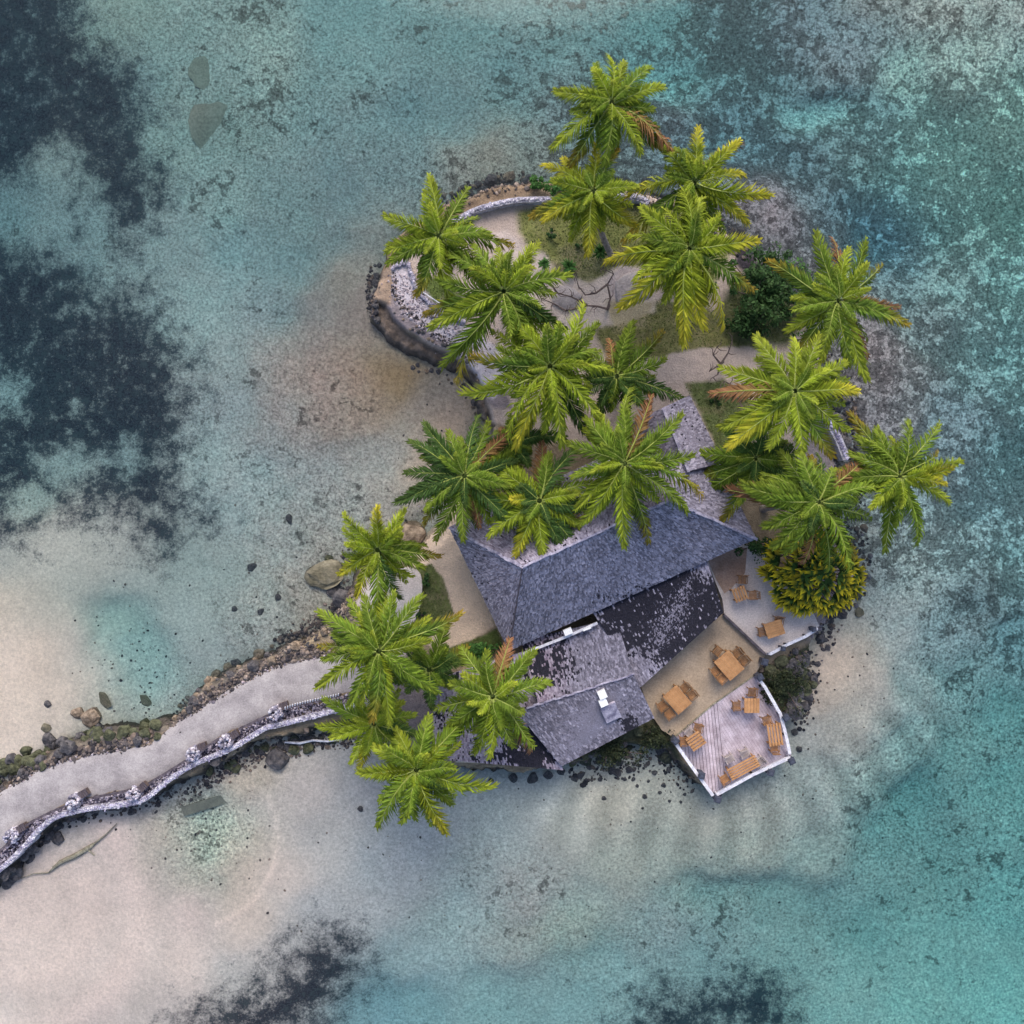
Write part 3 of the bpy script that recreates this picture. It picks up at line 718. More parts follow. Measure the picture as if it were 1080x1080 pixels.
at8(chair, 622, 898, R(-55), 'grey weathered chair at the right end of the long deck table', zd, 'teak_grey')
at8(table, 362, 816, R(-55), .80, .80, 'slatted teak table at the left corner of the plank deck', zd, 5, .045)
at8(chair, 314, 816, R(90), 'teak chair left of the slatted table at the left deck corner', zd)
at8(chair, 371, 764, R(-14), 'teak chair above the slatted table at the left deck corner', zd)
at8(chair, 335, 778, R(40), 'grey weathered chair between two teak chairs at the left deck corner', zd, 'teak_grey')
# upper terrace
at8(table, 542, 218, R(20), .72, .72, 'slatted teak table on the upper terrace beside the thatch', zu, 5, .045)
at8(chair, 552, 160, R(-8), 'teak chair above the slatted table on the upper terrace', zu)
at8(chair, 594, 222, R(-92), 'teak chair between the slatted table and the yellow leaved shrub', zu)
at8(table, 682, 360, R(-72), .78, .92, 'teak table on the upper terrace in front of the yellow leaved shrub', zu, 6, .008)
at8(chair, 632, 370, R(98), 'dark teak chair left of the table below the yellow leaved shrub', zu)
at8(chair, 698, 328, R(-15), 'teak chair behind the table below the yellow leaved shrub', zu)

# ------------------------------------------------------------------ the thatched building
th = NT('palm thatch')
at = th.attr('col').outputs['Color']; sep = th.n('ShaderNodeSeparateColor'); th.t.links.new(at, sep.inputs[0])
n2 = th.noise(14, 5, 0.8); n3 = th.noise(1.1, 5, 0.65)
f = th.math('ADD', th.math('MULTIPLY', sep.outputs[0], 0.6), th.math('MULTIPLY', th.mapr(n2, .3, .7), 0.4))
c = th.mix(f, tuple(srgb((58,58,70))), tuple(srgb((174,171,190))))
c = th.scale(c, th.mapr(n3, .3, .7, .78, 1.20))
c = th.mix(th.math('MULTIPLY', sep.outputs[2], 0.75), c, th.mix(f, tuple(srgb((120,96,120))), tuple(srgb((200,184,196)))))
c = th.mix(sep.outputs[1], c, th.mix(th.mapr(n2, .35, .75), tuple(srgb((26,27,34))), tuple(srgb((58,56,70)))))
th.base(c); th.bsdf.inputs['Roughness'].default_value = 0.95; th.bump(n2, .7, .04)
M['thatch'] = th.m
M['ridge'] = simple('pale ridge thatch', srgb((110,106,128)), srgb((186,180,196)), 3, .95, .5, 16)

bd = empty('thatched_building', tuple(W(620, 620, 1.0)))
tag(bd, 'restaurant under several grey thatched roofs in the middle of the island', 'building')
BO = Vector(bd.location)
def roof(name, c0, c1, t1, t0, stain=None, tint=0.0, row=.13, wid=.075, light=0.0, thick=.18):
    """c0-c1 eave, t0-t1 top, as (px,py,z); thatch courses laid over a slab"""
    c0, c1, t1, t0 = [W(*p) - BO for p in (c0, c1, t1, t0)]
    nrm = (c1 - c0).cross((t0 + t1) / 2 - (c0 + c1) / 2).normalized()
    if nrm.z < 0: nrm = -nrm
    m = MB(); pts = [c0, c1, t1] + ([t0] if (t0 - t1).length > .01 else [])
    n = len(pts); dn = [p - Vector((0, 0, thick)) for p in pts]
    m.add(pts + dn, [tuple(range(n)), tuple(range(n, 2*n))[::-1]] + [(i, n+i, n+(i+1)%n, (i+1)%n) for i in range(n)], 0, (.3, 0, 0 if callable(tint) else tint, 1))
    L = ((t0 + t1)/2 - (c0 + c1)/2).length; nr = max(2, int(L / row))
    for r_ in range(nr):
        v0 = r_ / nr; v1 = min(1.0, (r_ + 1.7) / nr)
        a0, a1 = c0.lerp(t0, v0), c1.lerp(t1, v0); b0, b1 = c0.lerp(t0, v1), c1.lerp(t1, v1)
        wl = (a1 - a0).length; k = max(1, int(wl / wid))
        for j in range(k):
            u0 = (j + rnd.uniform(-.15, .15)) / k; u1 = (j + 1 + rnd.uniform(-.1, .25)) / k
            e0 = a0.lerp(a1, max(0, u0)); e1 = a0.lerp(a1, min(1, u1)); f0 = b0.lerp(b1, max(0, u0)); f1 = b0.lerp(b1, min(1, u1))
            dn_ = (a0 - b0) * rnd.uniform(-.12, .22) if r_ else Vector()
            lf = nrm * rnd.uniform(.02, .055)
            tilt = nrm * rnd.uniform(-.012, .012)
            q = (e0 + e1) / 2 + BO; s_ = 0.0
            if stain: 
                kq = S * (H - q.z) / H; s_ = stain(q.x / kq + 540, 540 - q.y / kq)
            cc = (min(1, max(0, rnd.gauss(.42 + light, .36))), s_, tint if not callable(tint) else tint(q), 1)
            m.add([e0 + dn_ + lf + tilt, e1 + dn_ + lf - tilt, f1 + nrm * .008, f0 + nrm * .008], [(0, 1, 2, 3)], 0, cc)
    return m.build(name, M['thatch'], bd)
def nz(x, y, sc, o=4, sd_=0): return mnoise.fractal((x * S * sc * 1.6, y * S * sc * 1.6, sd_ * 7.7), .6, 2.1, o) * 1.3
EZ, RZ = 3.3, 6.4
NWc, SWc, SEc = (474,556,EZ), (537,686,EZ), (797,568,EZ)
NEc = (734,438,EZ); A = (551,598,RZ); B = (706,527,RZ)
st_w = lambda x, y: 1.0 if rnd.random() < max(0, .03 + .2 * nz(x, y, .8, 3, 4)) * .4 else 0.0
def st_s(x, y):      # grime low on the south slope beside the black roof
    d_ = math.hypot((x - 690) / 60, (y - 628) / 12); return 1.0 if rnd.random() < max(0, .75 - d_ * .7 + nz(x, y, .9, 3, 5) * .4) * .6 else 0.0
roof('west_roof', NWc, SWc, A, A, st_w, 0.12)
roof('south_roof', SWc, SEc, B, A, st_s, 0.0)
roof('east_roof', SEc, NEc, B, B, None, 0.15)
roof('north_roof', NEc, NWc, A, B, lambda x, y: 1.0 if rnd.random() < .025 else 0, .35, light=.10)  # thatch colour differs per slope, imitating light from the north: this one palest
def ridge(pts, name, mat, w=.22, jit=.03):
    m = MB(); P = [W(*p) - BO + Vector((0,0,.07)) for p in pts]
    for a, b in zip(P[:-1], P[1:]):
        n = max(2, int((b - a).length / .28))
        for i in range(n):
            p, q = a.lerp(b, i / n), a.lerp(b, (i + 1.25) / n); j = rnd.uniform(-jit, jit); 
            m.beam(p + Vector((j, j, .01 * (i % 2))), q + Vector((-j, j, .01 * (i % 2))), w * rnd.uniform(.8, 1.15), .06)
    return m.build(name, M[mat], bd)
ridge([NWc, A], 'hip_cap', 'ridge', .13); ridge([A, B], 'ridge_cap', 'ridge', .10); ridge([B, SEc], 'hip_cap', 'ridge', .12)
ridge([SWc, A], 'hip_cap', 'dark_wood', .07, .02); ridge([B, NEc], 'hip_cap', 'ridge', .12)
# small raised gable at the back
g0, g1, g2, g3 = (664,446,3.9), (727,417,3.9), (762,488,3.9), (698,518,3.9)
gr0, gr1 = (699,430,5.3), (726,497,5.3)
roof('back_gable_roof', g2, g1, gr0, gr1, lambda x, y: 1.0 if rnd.random() < .03 else 0, .2)
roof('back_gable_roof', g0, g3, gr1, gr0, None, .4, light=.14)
mb = MB(); q = [W(*p) - BO for p in (g3, g2, gr1)]; mb.add(q, [(0, 1, 2)]); q = [W(*p) - BO for p in (g0, g1, gr0)]; mb.add(q, [(0, 2, 1)])
mb.build('gable_end', M['dark_wood'], bd)
ridge([gr0, gr1], 'ridge_cap', 'ridge', .13)
# black stained lean-to roof
def st_b(x, y):
    v = 1.45 - max(0, math.hypot((x - 700)/62, (y - 648)/50) - .55) * 1.5 + nz(x, y, 1.4, 4, 5) * .25
    v -= .95 * math.exp(-((x-746)/14)**2 - ((y-596)/14)**2) + .9 * math.exp(-((x-668)/26)**2 - ((y-700)/20)**2) + .5 * math.exp(-((x-735)/30)**2 - ((y-590)/8)**2)
    return 1.0 if v + rnd.uniform(-.45, .45) > .34 and rnd.random() > .07 else 0.0
roof('stained_roof', (675,725,2.7), (763,646,2.7), (742,580,3.05), (624,644,3.05), st_b, .1, row=.12, wid=.07, light=-.02)
# kitchen roof: north and south slopes
tint_m = lambda q: max(0, min(1, 1.1 - (q.x + 0) / 2.6 * .35 - .3)) if False else .55
def tnt(q):
    kq = S * (H - q.z) / H; x = q.x / kq + 540
    return float(np.clip(1.0 - (x - 560) / 50, .05, .8))
def st_n(x, y): return 1.0 if rnd.uniform(0, .9) < max(0, .8 - math.hypot((x - 572)/26, (y - 700)/34) * .5 + nz(x, y, 1, 3, 2) * .3) else 0.0
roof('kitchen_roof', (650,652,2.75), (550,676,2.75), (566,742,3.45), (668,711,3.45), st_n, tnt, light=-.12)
def st_k(x, y):
    v = 1.1 - math.hypot((x-662)/12, (y-764)/12) * .8 + nz(x, y, 1, 3, 2) * .3
    return 1.0 if v + rnd.uniform(-.28, .28) > .55 else 0.0
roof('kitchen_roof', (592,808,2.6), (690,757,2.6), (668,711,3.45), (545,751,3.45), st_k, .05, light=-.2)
ridge([(556,746,3.45), (668,711,3.45)], 'ridge_cap', 'ridge', .09)
# low western annex roof
def st_a(x, y):
    v = 1.25 - math.hypot((x-562)/34, (y-794)/26) * .9 + nz(x, y, .9, 4, 8) * .5
    v = max(v, .12 + nz(x, y, 1.4, 4, 9) * .6)
    return 1.0 if v + rnd.uniform(-.28, .28) > .5 else 0.0
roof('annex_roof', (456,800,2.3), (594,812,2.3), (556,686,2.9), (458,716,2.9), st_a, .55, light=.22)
# walls, doors and windows under the eaves
def wall(pts, z1, name='wall', mat='plaster'):
    P = [W(*p) for p in pts]; k = len(P)
    for i in range(k):
        a, b = P[i], P[(i + 1) % k]; m = MB(); a2 = Vector((a.x - BO.x, a.y - BO.y, (z1 + .9) / 2 - BO.z)); b2 = Vector((b.x - BO.x, b.y - BO.y, (z1 + .9) / 2 - BO.z))
        m.beam(a2, b2, .16, z1 - .9); wo = m.build(name, M[mat], bd)
        L = (b2 - a2).length; nwin = int(L / 2.4); d_ = (b2 - a2).normalized()
        for j in range(nwin):
            cpt = a2 + d_ * L * (j + .5) / nwin
            m = MB(); m.beam(cpt - d_ * .5, cpt + d_ * .5, .20, 1.0); wi = m.build('window', M['dark_wood'], bd)
            m = MB(); m.beam(cpt - d_ * .42, cpt + d_ * .42, .22, .84); m.build('pane', M['glass_dark'], wi)
wall([(486,562,1),(540,672,1),(778,565,1),(726,455,1)], 3.25)
wall([(565,694,1),(600,790,1),(676,752,1),(644,676,1)], 2.55)
wall([(476,716,1),(482,796,1),(590,800,1),(560,700,1)], 2.25)
for x, y in [(672,708),(692,690),(714,670),(736,652),(748,636)]:
    p = W(x, y, 1) - BO; m = MB(); m.tube([(p.x, p.y, .2), (p.x, p.y, 1.6)], .08, 8); m.build('post', M['dark_wood'], bd)
# gutter, vents
m = MB(); P = [W(*p) - BO for p in [(552,690,3.12),(560,686,3.12),(596,672,3.12),(630,657,3.12)]]
for a, b in zip(P[:-1], P[1:]): m.beam(a, b, .13, .1)
m.build('gutter', M['white_paint'], bd)
m = MB(); p = W(599, 666, 3.4) - BO; m.box(p, (.42, .3, .3), R(22)); m.build('vent_box', M['plain_white'], bd)
m = MB(); p = W(619, 663, 3.35) - BO; m.box(p, (.42, .12, .12), R(22)); m.build('vent_box', M['plain_white'], bd)
m = MB(); p = W(635, 732, 3.5) - BO; m.box(p, (.40, .42, .35), R(24)); m.box(p + Vector((.06, -.42, -.04)), (.40, .36, .3), R(24)); v_ = m.build('roof_vent', M['plain_white'], bd)
m = MB(); p = W(644, 751, 3.2) - BO; m.box(p, (.8, .95, .16), R(24), 0, (.9, 0, .2, 1), rx=R(24)); m.build('roof_patch', M['ridge'], bd)
# ------------------------------------------------------------------ rocks, rubble and the causeway wall
def rock_mesh(seed, flat=.6, sub=3, rough=.35):
    bm = bmesh.new(); bmesh.ops.create_icosphere(bm, subdivisions=sub, radius=1)
    o_ = Vector((seed * 7.3, seed * 3.1, seed))
    for v in bm.verts:
        p = v.co.copy(); n1 = mnoise.noise(p * 1.1 + o_); n2 = mnoise.noise(p * 2.7 + o_); n3 = mnoise.noise(p * 6 + o_)
        cell = mnoise.cell(p * 1.6 + o_)
        v.co = p * (1 + rough * n1 + rough * .5 * n2 + rough * .25 * n3 + .10 * (cell - .5)); v.co.z *= flat
    r_ = random.Random(seed)
    for k in range(0 if flat < .5 and rough < .2 else 13):
        n_ = Vector((r_.gauss(0,1), r_.gauss(0,1), r_.gauss(0,.8))).normalized(); dd = r_.uniform(.62, .9) * (flat if abs(n_.z) > .7 else 1)
        for v in bm.verts:
            e_ = v.co.dot(n_) - dd
            if e_ > 0: v.co -= n_ * e_ * .92
    me = bpy.data.meshes.new('rock'); bm.to_mesh(me); bm.free()
    for p in me.polygons: p.use_smooth = False
    return me
M['slab_rock'] = simple('pale submerged slab', (0.24,0.21,0.165), (0.33,0.29,0.23), 1.2, 0.9, 0.4, 10)
rk = {m: [] for m in ('dark_rock', 'brown_rock', 'moss_rock', 'olive_rock', 'slab_rock')}
for m in rk:
    for i in range(5):
        me = rock_mesh(i + len(m), .35 if m in ('olive_rock','slab_rock') else .62, 3, {'slab_rock': .19, 'olive_rock': .24}.get(m, .38)); me.materials.append(M[m]); rk[m].append(me)
def rock(px, py, r, mat, label, z=None, group=None, asp=1.0, rz=None, zs=1.0):
    p = W(px, py, 0.5); g_ = top(p.x, p.y); p = W(px, py, g_ + r * .2); g_ = top(p.x, p.y)
    o = bpy.data.objects.new('rock', rnd.choice(rk[mat])); COL.objects.link(o)
    o.location = (p.x, p.y, (g_ + r * (.15 if mat != 'slab_rock' else -.01)) if z is None else z); o.scale = (r * asp, r, r * zs * rnd.uniform(.8, 1.15))
    o.rotation_euler = (rnd.uniform(-.25, .25), rnd.uniform(-.25, .25), rnd.uniform(0, 6.28) if rz is None else rz)
    tag(o, label, 'rock', group); return o
ORD = ['first','second','third','fourth','fifth','sixth','seventh','eighth','ninth','tenth','eleventh','twelfth','thirteenth','fourteenth','fifteenth','sixteenth','seventeenth','eighteenth','nineteenth','twentieth']
ORD += ['twenty-' + q for q in ORD[:9]] + ['thirtieth'] + ['thirty-' + q for q in ORD[:9]]
def relabel(obs, label, horiz=True):
    obs.sort(key=lambda o: o.location.x if horiz else -o.location.y)
    for i, o in enumerate(obs): o['label'] = '%s, %s from the %s' % (label, ORD[i], 'left' if horiz else 'top')
def along(pts, n, spread, r0, r1, mats, label, group):
    P = resample(pts, 200); obs = []
    for i in range(n):
        q = P[int((i + rnd.random()) / n * 199)]; r = rnd.uniform(r0, r1) * (1 if rnd.random() < .8 else 1.35) * .8
        obs.append(rock(q[0] + rnd.gauss(0, spread), q[1] + rnd.gauss(0, spread), r, rnd.choice(mats), label, group=group))
    P = np.array(pts); horiz = np.ptp(P[:, 0]) >= np.ptp(P[:, 1]); relabel(obs, label, horiz)
along([(0,822),(22,806),(50,792),(75,780)], 24, 6, .3, .6, ['dark_rock','moss_rock'], 'dark boulder beside the far left causeway edge', 'boulders by the causeway end')
along([(75,780),(110,774),(140,772),(168,765)], 22, 5, .25, .5, ['moss_rock','dark_rock'], 'mossy boulder on the causeway middle upper edge', 'mossy boulders by the causeway')
along([(182,755),(204,735),(230,716),(262,700),(290,690)], 26, 4, .18, .42, ['dark_rock','brown_rock'], 'brown grey rock on the curving upper causeway bank', 'rocks on the causeway north bank')
along([(290,690),(330,678),(360,662)], 12, 5, .15, .35, ['brown_rock','dark_rock'], 'small rock where the causeway bank meets the island', 'small rocks at the island end of the causeway')
along([(0,935),(25,908),(50,885),(70,868)], 14, 5, .3, .6, ['dark_rock'], 'dark boulder at the foot of the far left white wall', 'boulders under the wall end')
along([(80,862),(110,856),(150,850)], 7, 4, .2, .45, ['dark_rock'], 'dark rock below the wall, above the driftwood', 'rocks under the wall by the driftwood')
along([(225,812),(265,794),(310,784),(360,780)], 24, 5, .2, .5, ['moss_rock','dark_rock'], 'mossy rock below the causeway wall near the palms', 'mossy rocks below the wall near the palms')
along([(399,276),(395,300),(394,322),(398,338)], 11, 2, .12, .3, ['dark_rock'], 'small black rock rimming the brown north west ledge', 'black rim rocks of the north west tip')
along([(430,385),(460,394),(485,402),(498,420),(502,440)], 16, 2.5, .1, .26, ['dark_rock','brown_rock'], 'small rock along the wet ledge lower edge', 'edge rocks of the wet ledge')
along([(416,332),(440,350),(470,366),(490,378),(510,400)], 16, 2, .08, .2, ['dark_rock','brown_rock'], 'small rock in the crack above the wet ledge', 'crack rocks above the wet ledge')
along([(470,210),(500,198),(530,190),(556,184)], 16, 4, .15, .42, ['dark_rock','brown_rock'], 'dark shore rock outside the white garden wall', 'rocks on the north shore')
along([(640,196),(680,200),(730,212)], 10, 5, .15, .4, ['dark_rock','brown_rock'], 'dark north shore rock between the palms', 'rocks between the northern palms')
along([(772,248),(796,262),(806,285),(800,300)], 12, 5, .25, .55, ['dark_rock'], 'black shore rock above the leafy green bush', 'black rocks above the green bush')
along([(872,390),(890,420),(896,450),(890,475)], 14, 6, .2, .5, ['dark_rock'], 'dark east shore rock under the palm fronds', 'rocks on the east shore')
along([(912,600),(900,632),(880,655),(866,676)], 16, 4, .15, .42, ['dark_rock'], 'dark shore rock right of the yellow leaved shrub', 'rocks below the yellow shrub')
along([(812,710),(830,700),(846,690),(854,710),(842,740),(826,730)], 22, 6, .25, .6, ['moss_rock','dark_rock'], 'mossy boulder in the clump right of the plank deck', 'mossy boulders right of the deck')
along([(600,812),(640,800),(680,780),(704,790)], 18, 6, .22, .5, ['moss_rock','dark_rock'], 'mossy shore boulder below the vented roof eave', 'mossy boulders below the kitchen roof')
along([(352,585),(345,600),(340,612)], 3, 2, .3, .5, ['moss_rock'], 'mossy stone beside the large olive boulder', 'stones by the olive boulder')
# single boulders
rock(345, 606, .92, 'olive_rock', 'largest olive boulder on the west shore, left of the small planted bed', asp=1.45, rz=.15, zs=1.1)
rock(362, 634, .62, 'dark_rock', 'dark grey broken boulder just below the olive boulder', asp=1.3)
rock(352, 622, .45, 'dark_rock', 'smaller dark boulder between the olive boulder and the broken grey one', asp=1.2)
rock(434, 566, .80, 'brown_rock', 'tall brown grey boulder above the planted bed, beside the sand path', asp=1.35, rz=1.0)
rock(217, 75, 1.0, 'slab_rock', 'upper of two flat submerged slabs in the shallow reef at the top left', asp=.95, zs=.09)
rock(224, 133, 1.4, 'slab_rock', 'lower and larger of two flat submerged slabs at the top left', asp=.95, rz=.3, zs=.07)
rock(305, 547, .32, 'dark_rock', 'lone dark underwater rock west of the crooked palm fronds', asp=.7)
rock(96, 756, .52, 'brown_rock', 'brown boulder on the sand just above the causeway rock pile', asp=1.3)
rock(82, 752, .40, 'brown_rock', 'left neighbour of the brown boulder above the causeway rock pile')
rock(112, 738, .42, 'olive_rock', 'low pale boulder at the pool edge above the causeway', asp=1.5)
rock(155, 738, .36, 'olive_rock', 'low boulder in the teal pool above the causeway', asp=1.3, rz=-.7)
rock(50, 743, .24, 'dark_rock', 'lone small dark rock on the open sand left of the teal pool')
rock(48, 768, .30, 'olive_rock', 'small mossy stone on the sand below the lone dark rock')
rock(293, 800, .62, 'dark_rock', 'dark blue pointed boulder below the causeway wall near the palms', asp=1.2)
rock(247, 642, .2, 'dark_rock', 'small underwater rock, left of three near the island end of the causeway')
rock(275, 645, .22, 'dark_rock', 'small underwater rock, middle of three near the island end of the causeway')
rock(293, 630, .2, 'dark_rock', 'small underwater rock, right of three near the island end of the causeway')
rock(265, 598, .28, 'dark_rock', 'paired underwater rock west of the olive boulder')
M['pale_rock'] = simple('pale weathered rock', srgb((140,132,134)), srgb((182,172,170)), 1.6, .9, .8, 12)
rk['pale_rock'] = []
for i in range(2):
    me = rock_mesh(i + 31, .3, 3, .3); me.materials.append(M['pale_rock']); rk['pale_rock'].append(me)
rock(668, 303, 1.15, 'pale_rock', 'broad flat pale rock in the garden left of the golden palm', asp=1.2, rz=.2, zs=.7)
rock(598, 312, .8, 'pale_rock', 'flat pale rock under the forked branches of the leafless tree', asp=1.3, rz=-.4, zs=.6)
rock(809, 310, .35, 'brown_rock', 'grey stone on the sand beside the leafy green bush', asp=.8)
rock(380, 853, .2, 'dark_rock', 'lone small dark rock underwater left of the southernmost palm')
rock(906, 646, .33, 'olive_rock', 'round pale rock underwater right of the yellow leaved shrub')
ob_ = []
for x, y, r in [(852,734,.36),(850,698,.3),(858,716,.26),(846,715,.3),(862,700,.2),(838,772,.22),(843,790,.2)]:
    ob_.append(rock(x, y, r, 'dark_rock', 'x', group='rocks right of the deck'))
relabel(ob_, 'dark rock on the sand right of the deck boulders', False); ob_ = []
for x, y, r in [(651,815,.34),(664,812,.28),(637,842,.2),(680,840,.2),(668,822,.16),(690,815,.22),(700,828,.2),(612,818,.3),(606,822,.26),(633,822,.18),(705,812,.22),(672,829,.14),(659,822,.16),(706,845,.14),(684,824,.13),(696,836,.15),(655,804,.2),(722,838,.14),(718,846,.12)]:
    ob_.append(rock(x, y, r * .8, 'dark_rock', 'x', group='black rocks on the sand below the kitchen roof'))
relabel(ob_, 'small black rock on wet sand between vented roof and deck'); ob_ = []
for x, y, r in [(562,821,.34),(518,823,.16),(541,820,.28),(578,817,.3),(592,813,.26)]:
    ob_.append(rock(x, y, r, 'dark_rock', 'x', group='rocks below the annex'))
relabel(ob_, 'dark rock in shallows below the black annex roof corner')

# rubble: thousands of fist-sized coral stones
ico = bmesh.new(); bmesh.ops.create_icosphere(ico, subdivisions=1, radius=1)
IV = [v.co.copy() for v in ico.verts]; IF = [tuple(v.index for v in f.verts) for f in ico.faces]; ico.free()
def stone(mb, p, r, c, flat=.7):
    M_ = Matrix.Rotation(rnd.uniform(0, 6.28), 3, 'Z') @ Matrix.Rotation(rnd.uniform(0, 3), 3, 'X')
    sx, sy, sz = rnd.uniform(.7, 1.3), rnd.uniform(.7, 1.2), rnd.uniform(.6, 1)
    mb.add([p + (M_ @ Vector((v.x*sx, v.y*sy, v.z*sz))) * r for v in IV], IF, 0, (*c, 1))
def pal(cs):
    c_ = srgb(rnd.choice(cs)); v = rnd.uniform(.75, 1.3); return tuple(float(min(.85, k * v)) for k in c_)
BR = [(130,118,108),(110,102,98),(84,80,82),(154,142,132),(64,62,66)]
WH = [(150,146,162),(190,186,200),(96,92,110),(66,64,80),(172,166,176)]
GR = [(190,182,188),(170,160,166),(200,194,200),(130,124,134)]
DK = [(52,52,58),(78,76,80),(100,94,92),(120,108,98)]
mb = MB()
def strew(pts, n, spread, r0, r1, cs, zoff=0.0):
    P = resample(pts, 400)
    for i in range(n):
        q = P[int(rnd.random() * 399)]; x, y = q[0] + rnd.gauss(0, spread), q[1] + rnd.gauss(0, spread)
        v = W(x, y, .8); g_ = top(v.x, v.y); v = W(x, y, max(g_, -.2)); g_ = top(v.x, v.y); v.z = g_ + zoff
        stone(mb, v, rnd.uniform(r0, r1) * (1 if rnd.random() < .9 else 1.7), pal(cs))
strew([(0,828),(44,806),(89,792),(130,784),(160,776)], 500, 3.5, .05, .14, DK + BR)
strew([(180,764),(204,744),(241,721),(280,700),(307,691),(347,683)], 800, 4, .04, .11, BR)
strew([(0,836),(44,811),(89,797),(160,784),(182,767),(204,751),(241,729),(280,708),(307,699),(347,691)], 420, 1.5, .03, .08, GR + BR)
strew([(300,678),(330,664),(355,650),(372,640)], 500, 6, .04, .11, BR)
strew([(230,812),(280,792),(330,782),(380,778)], 500, 6, .04, .12, DK + BR)
strew([(392,285),(390,310),(394,335)], 150, 2.5, .04, .1, DK)
strew([(414,290),(416,310),(428,328),(446,344),(468,358),(490,374)], 380, 2, .03, .08, DK + GR)
strew([(425,300),(440,322),(470,345),(505,372)], 700, 8, .03, .07, GR)
strew([(470,212),(500,200),(530,192),(560,190)], 320, 5, .04, .12, DK + BR)
strew([(640,200),(690,206),(740,222),(790,262)], 260, 6, .05, .14, DK + BR)
strew([(870,380),(890,420),(896,460),(895,500),(905,560),(910,600),(880,650),(862,680)], 600, 7, .05, .14, DK + [(120,116,124)])
strew([(600,815),(650,806),(700,800),(730,826)], 260, 7, .04, .12, DK)
strew([(800,715),(850,690),(856,720),(840,765)], 260, 6, .04, .12, DK)
strew([(360,600),(375,585),(400,570),(420,560)], 200, 5, .04, .12, BR + DK)
strew([(352,660),(362,640),(370,620)], 160, 5, .04, .12, BR + DK)
strew([(430,548),(450,530),(470,500),(484,470)], 90, 7, .03, .08, BR + GR)
strew([(20,902),(60,870),(100,858),(200,835),(240,812)], 260, 5, .04, .12, DK)
# pebbles scattered under the shallows
for cx, cy, rx, ry, n in [(135,690,28,34,130),(165,745,18,10,40),(225,875,38,34,120),(700,835,50,22,60),(560,900,120,60,70),(300,600,50,50,50),(230,690,50,30,40),(420,920,80,50,40),(940,640,60,60,60),(840,880,60,60,40),(450,470,24,50,50),(880,740,24,30,20),(160,860,30,20,30)]:
    for i in range(int(n * .6)):
        x, y = cx + rnd.gauss(0, rx), cy + rnd.gauss(0, ry); v = W(x, y, 0)
        if gz(v.x, v.y) > -.2: continue
        v.z = bz(v.x, v.y); stone(mb, v, rnd.uniform(.03, .08), pal(BR))
tag(mb.build('rubble', M['rubble']), 'loose coral stones and pebbles strewn along the shores and causeway banks', 'rubble', kind='stuff')

# white wall on the seaward side of the causeway
WO = resample(smooth_poly([(-50,955),(0,917),(27,891),(40,876),(59,862),(89,854),(127,849),(152,843),(179,822),(207,805),(243,790),(278,769),(293,765),(344,752),(373,744),(395,742)], False, 6), 260)
mb = MB(); zt_ = 1.45
for i in range(259):
    a, b = W(*WO[i], zt_), W(*WO[i+1], zt_); a.z = b.z = .55; mb.beam(a, b + (b - a) * .1, .26, 1.80, 0, (.75,.75,.8,1))
    for k in range(9):
        p = W(WO[i][0] + rnd.gauss(0, .9), WO[i][1] + rnd.gauss(0, 1.1), zt_); c_ = pal([(226,224,236),(206,204,218),(180,178,196),(150,146,164)])
        stone(mb, p, rnd.uniform(.035, .075), tuple(min(1, x * 1.6) for x in c_))
tag(mb.build('stone_wall', M['white_stone']), 'long curved wall of whitish coral stone on the seaward side of the causeway', 'wall')
# band of rubble between wall and path
mb = MB(); IN = resample(PS, 260)
for i in range(3600):
    k = rnd.randrange(10, 259); f = rnd.uniform(.05, .85); q = IN[k] * (1 - f) + WO[k] * f; p = W(q[0], q[1], 1.05); p.z = 1.02 + rnd.uniform(0, .12)
    stone(mb, p, rnd.uniform(.04, .09), pal(WH))
tag(mb.build('rubble_bed', M['rubble']), 'band of broken grey coral stones between the causeway path and its wall', 'rubble', kind='stuff')
# dark timber rail in sections between the pillars
secs = [((-40,922),(13,884)),((27,871),(71,849)),((97,842),(137,833)),((157,826),(198,801)),((213,792),(234,778)),((252,769),(287,753)),((301,748),(357,734))]
where = ['at the far left end of the causeway','between the first and second stone pillars','between the second and third stone pillars','between the third and fourth stone pillars','in the short gap between the close pair of pillars','between the close pair and the last pillar','from the last stone pillar towards the palms']
for (a, b), wv in zip(secs, where):
    e = empty('handrail', tuple(W(*a, 1.05))); tag(e, 'dark weathered wooden handrail ' + wv, 'handrail', 'wooden handrails along the causeway'); o_ = e.location
    cv = [p for p in PS if min(a[0], b[0]) - 1 <= p[0] <= max(a[0], b[0]) + 1]; pts = [a] + [tuple(p) for p in cv if a[0] + 3 < p[0] < b[0] - 3] + [b]
    P = [W(x, y, 1.62) - o_ for x, y in pts]; m = MB()
    for u, v in zip(P[:-1], P[1:]): m.beam(u, v, .12, .10)
    m.build('rail', M['dark_wood'], e)
    P2 = resample([tuple(p)[:2] for p in P], max(3, int(sum((v - u).length for u, v in zip(P[:-1], P[1:])) / .8)))
    for q in P2:
        m = MB(); m.beam((q[0], q[1], -.05), (q[0], q[1], .55), .07, .07); m.build('post', M['dark_wood'], e)
    if 'palms' in wv:
        m = MB()
        for q in resample([tuple(p)[:2] for p in P], 22): m.beam((q[0], q[1] + .02, .62), (q[0] + .02, q[1] + .14, .70), .05, .05)
        m.build('peg', M['white_paint'], e)
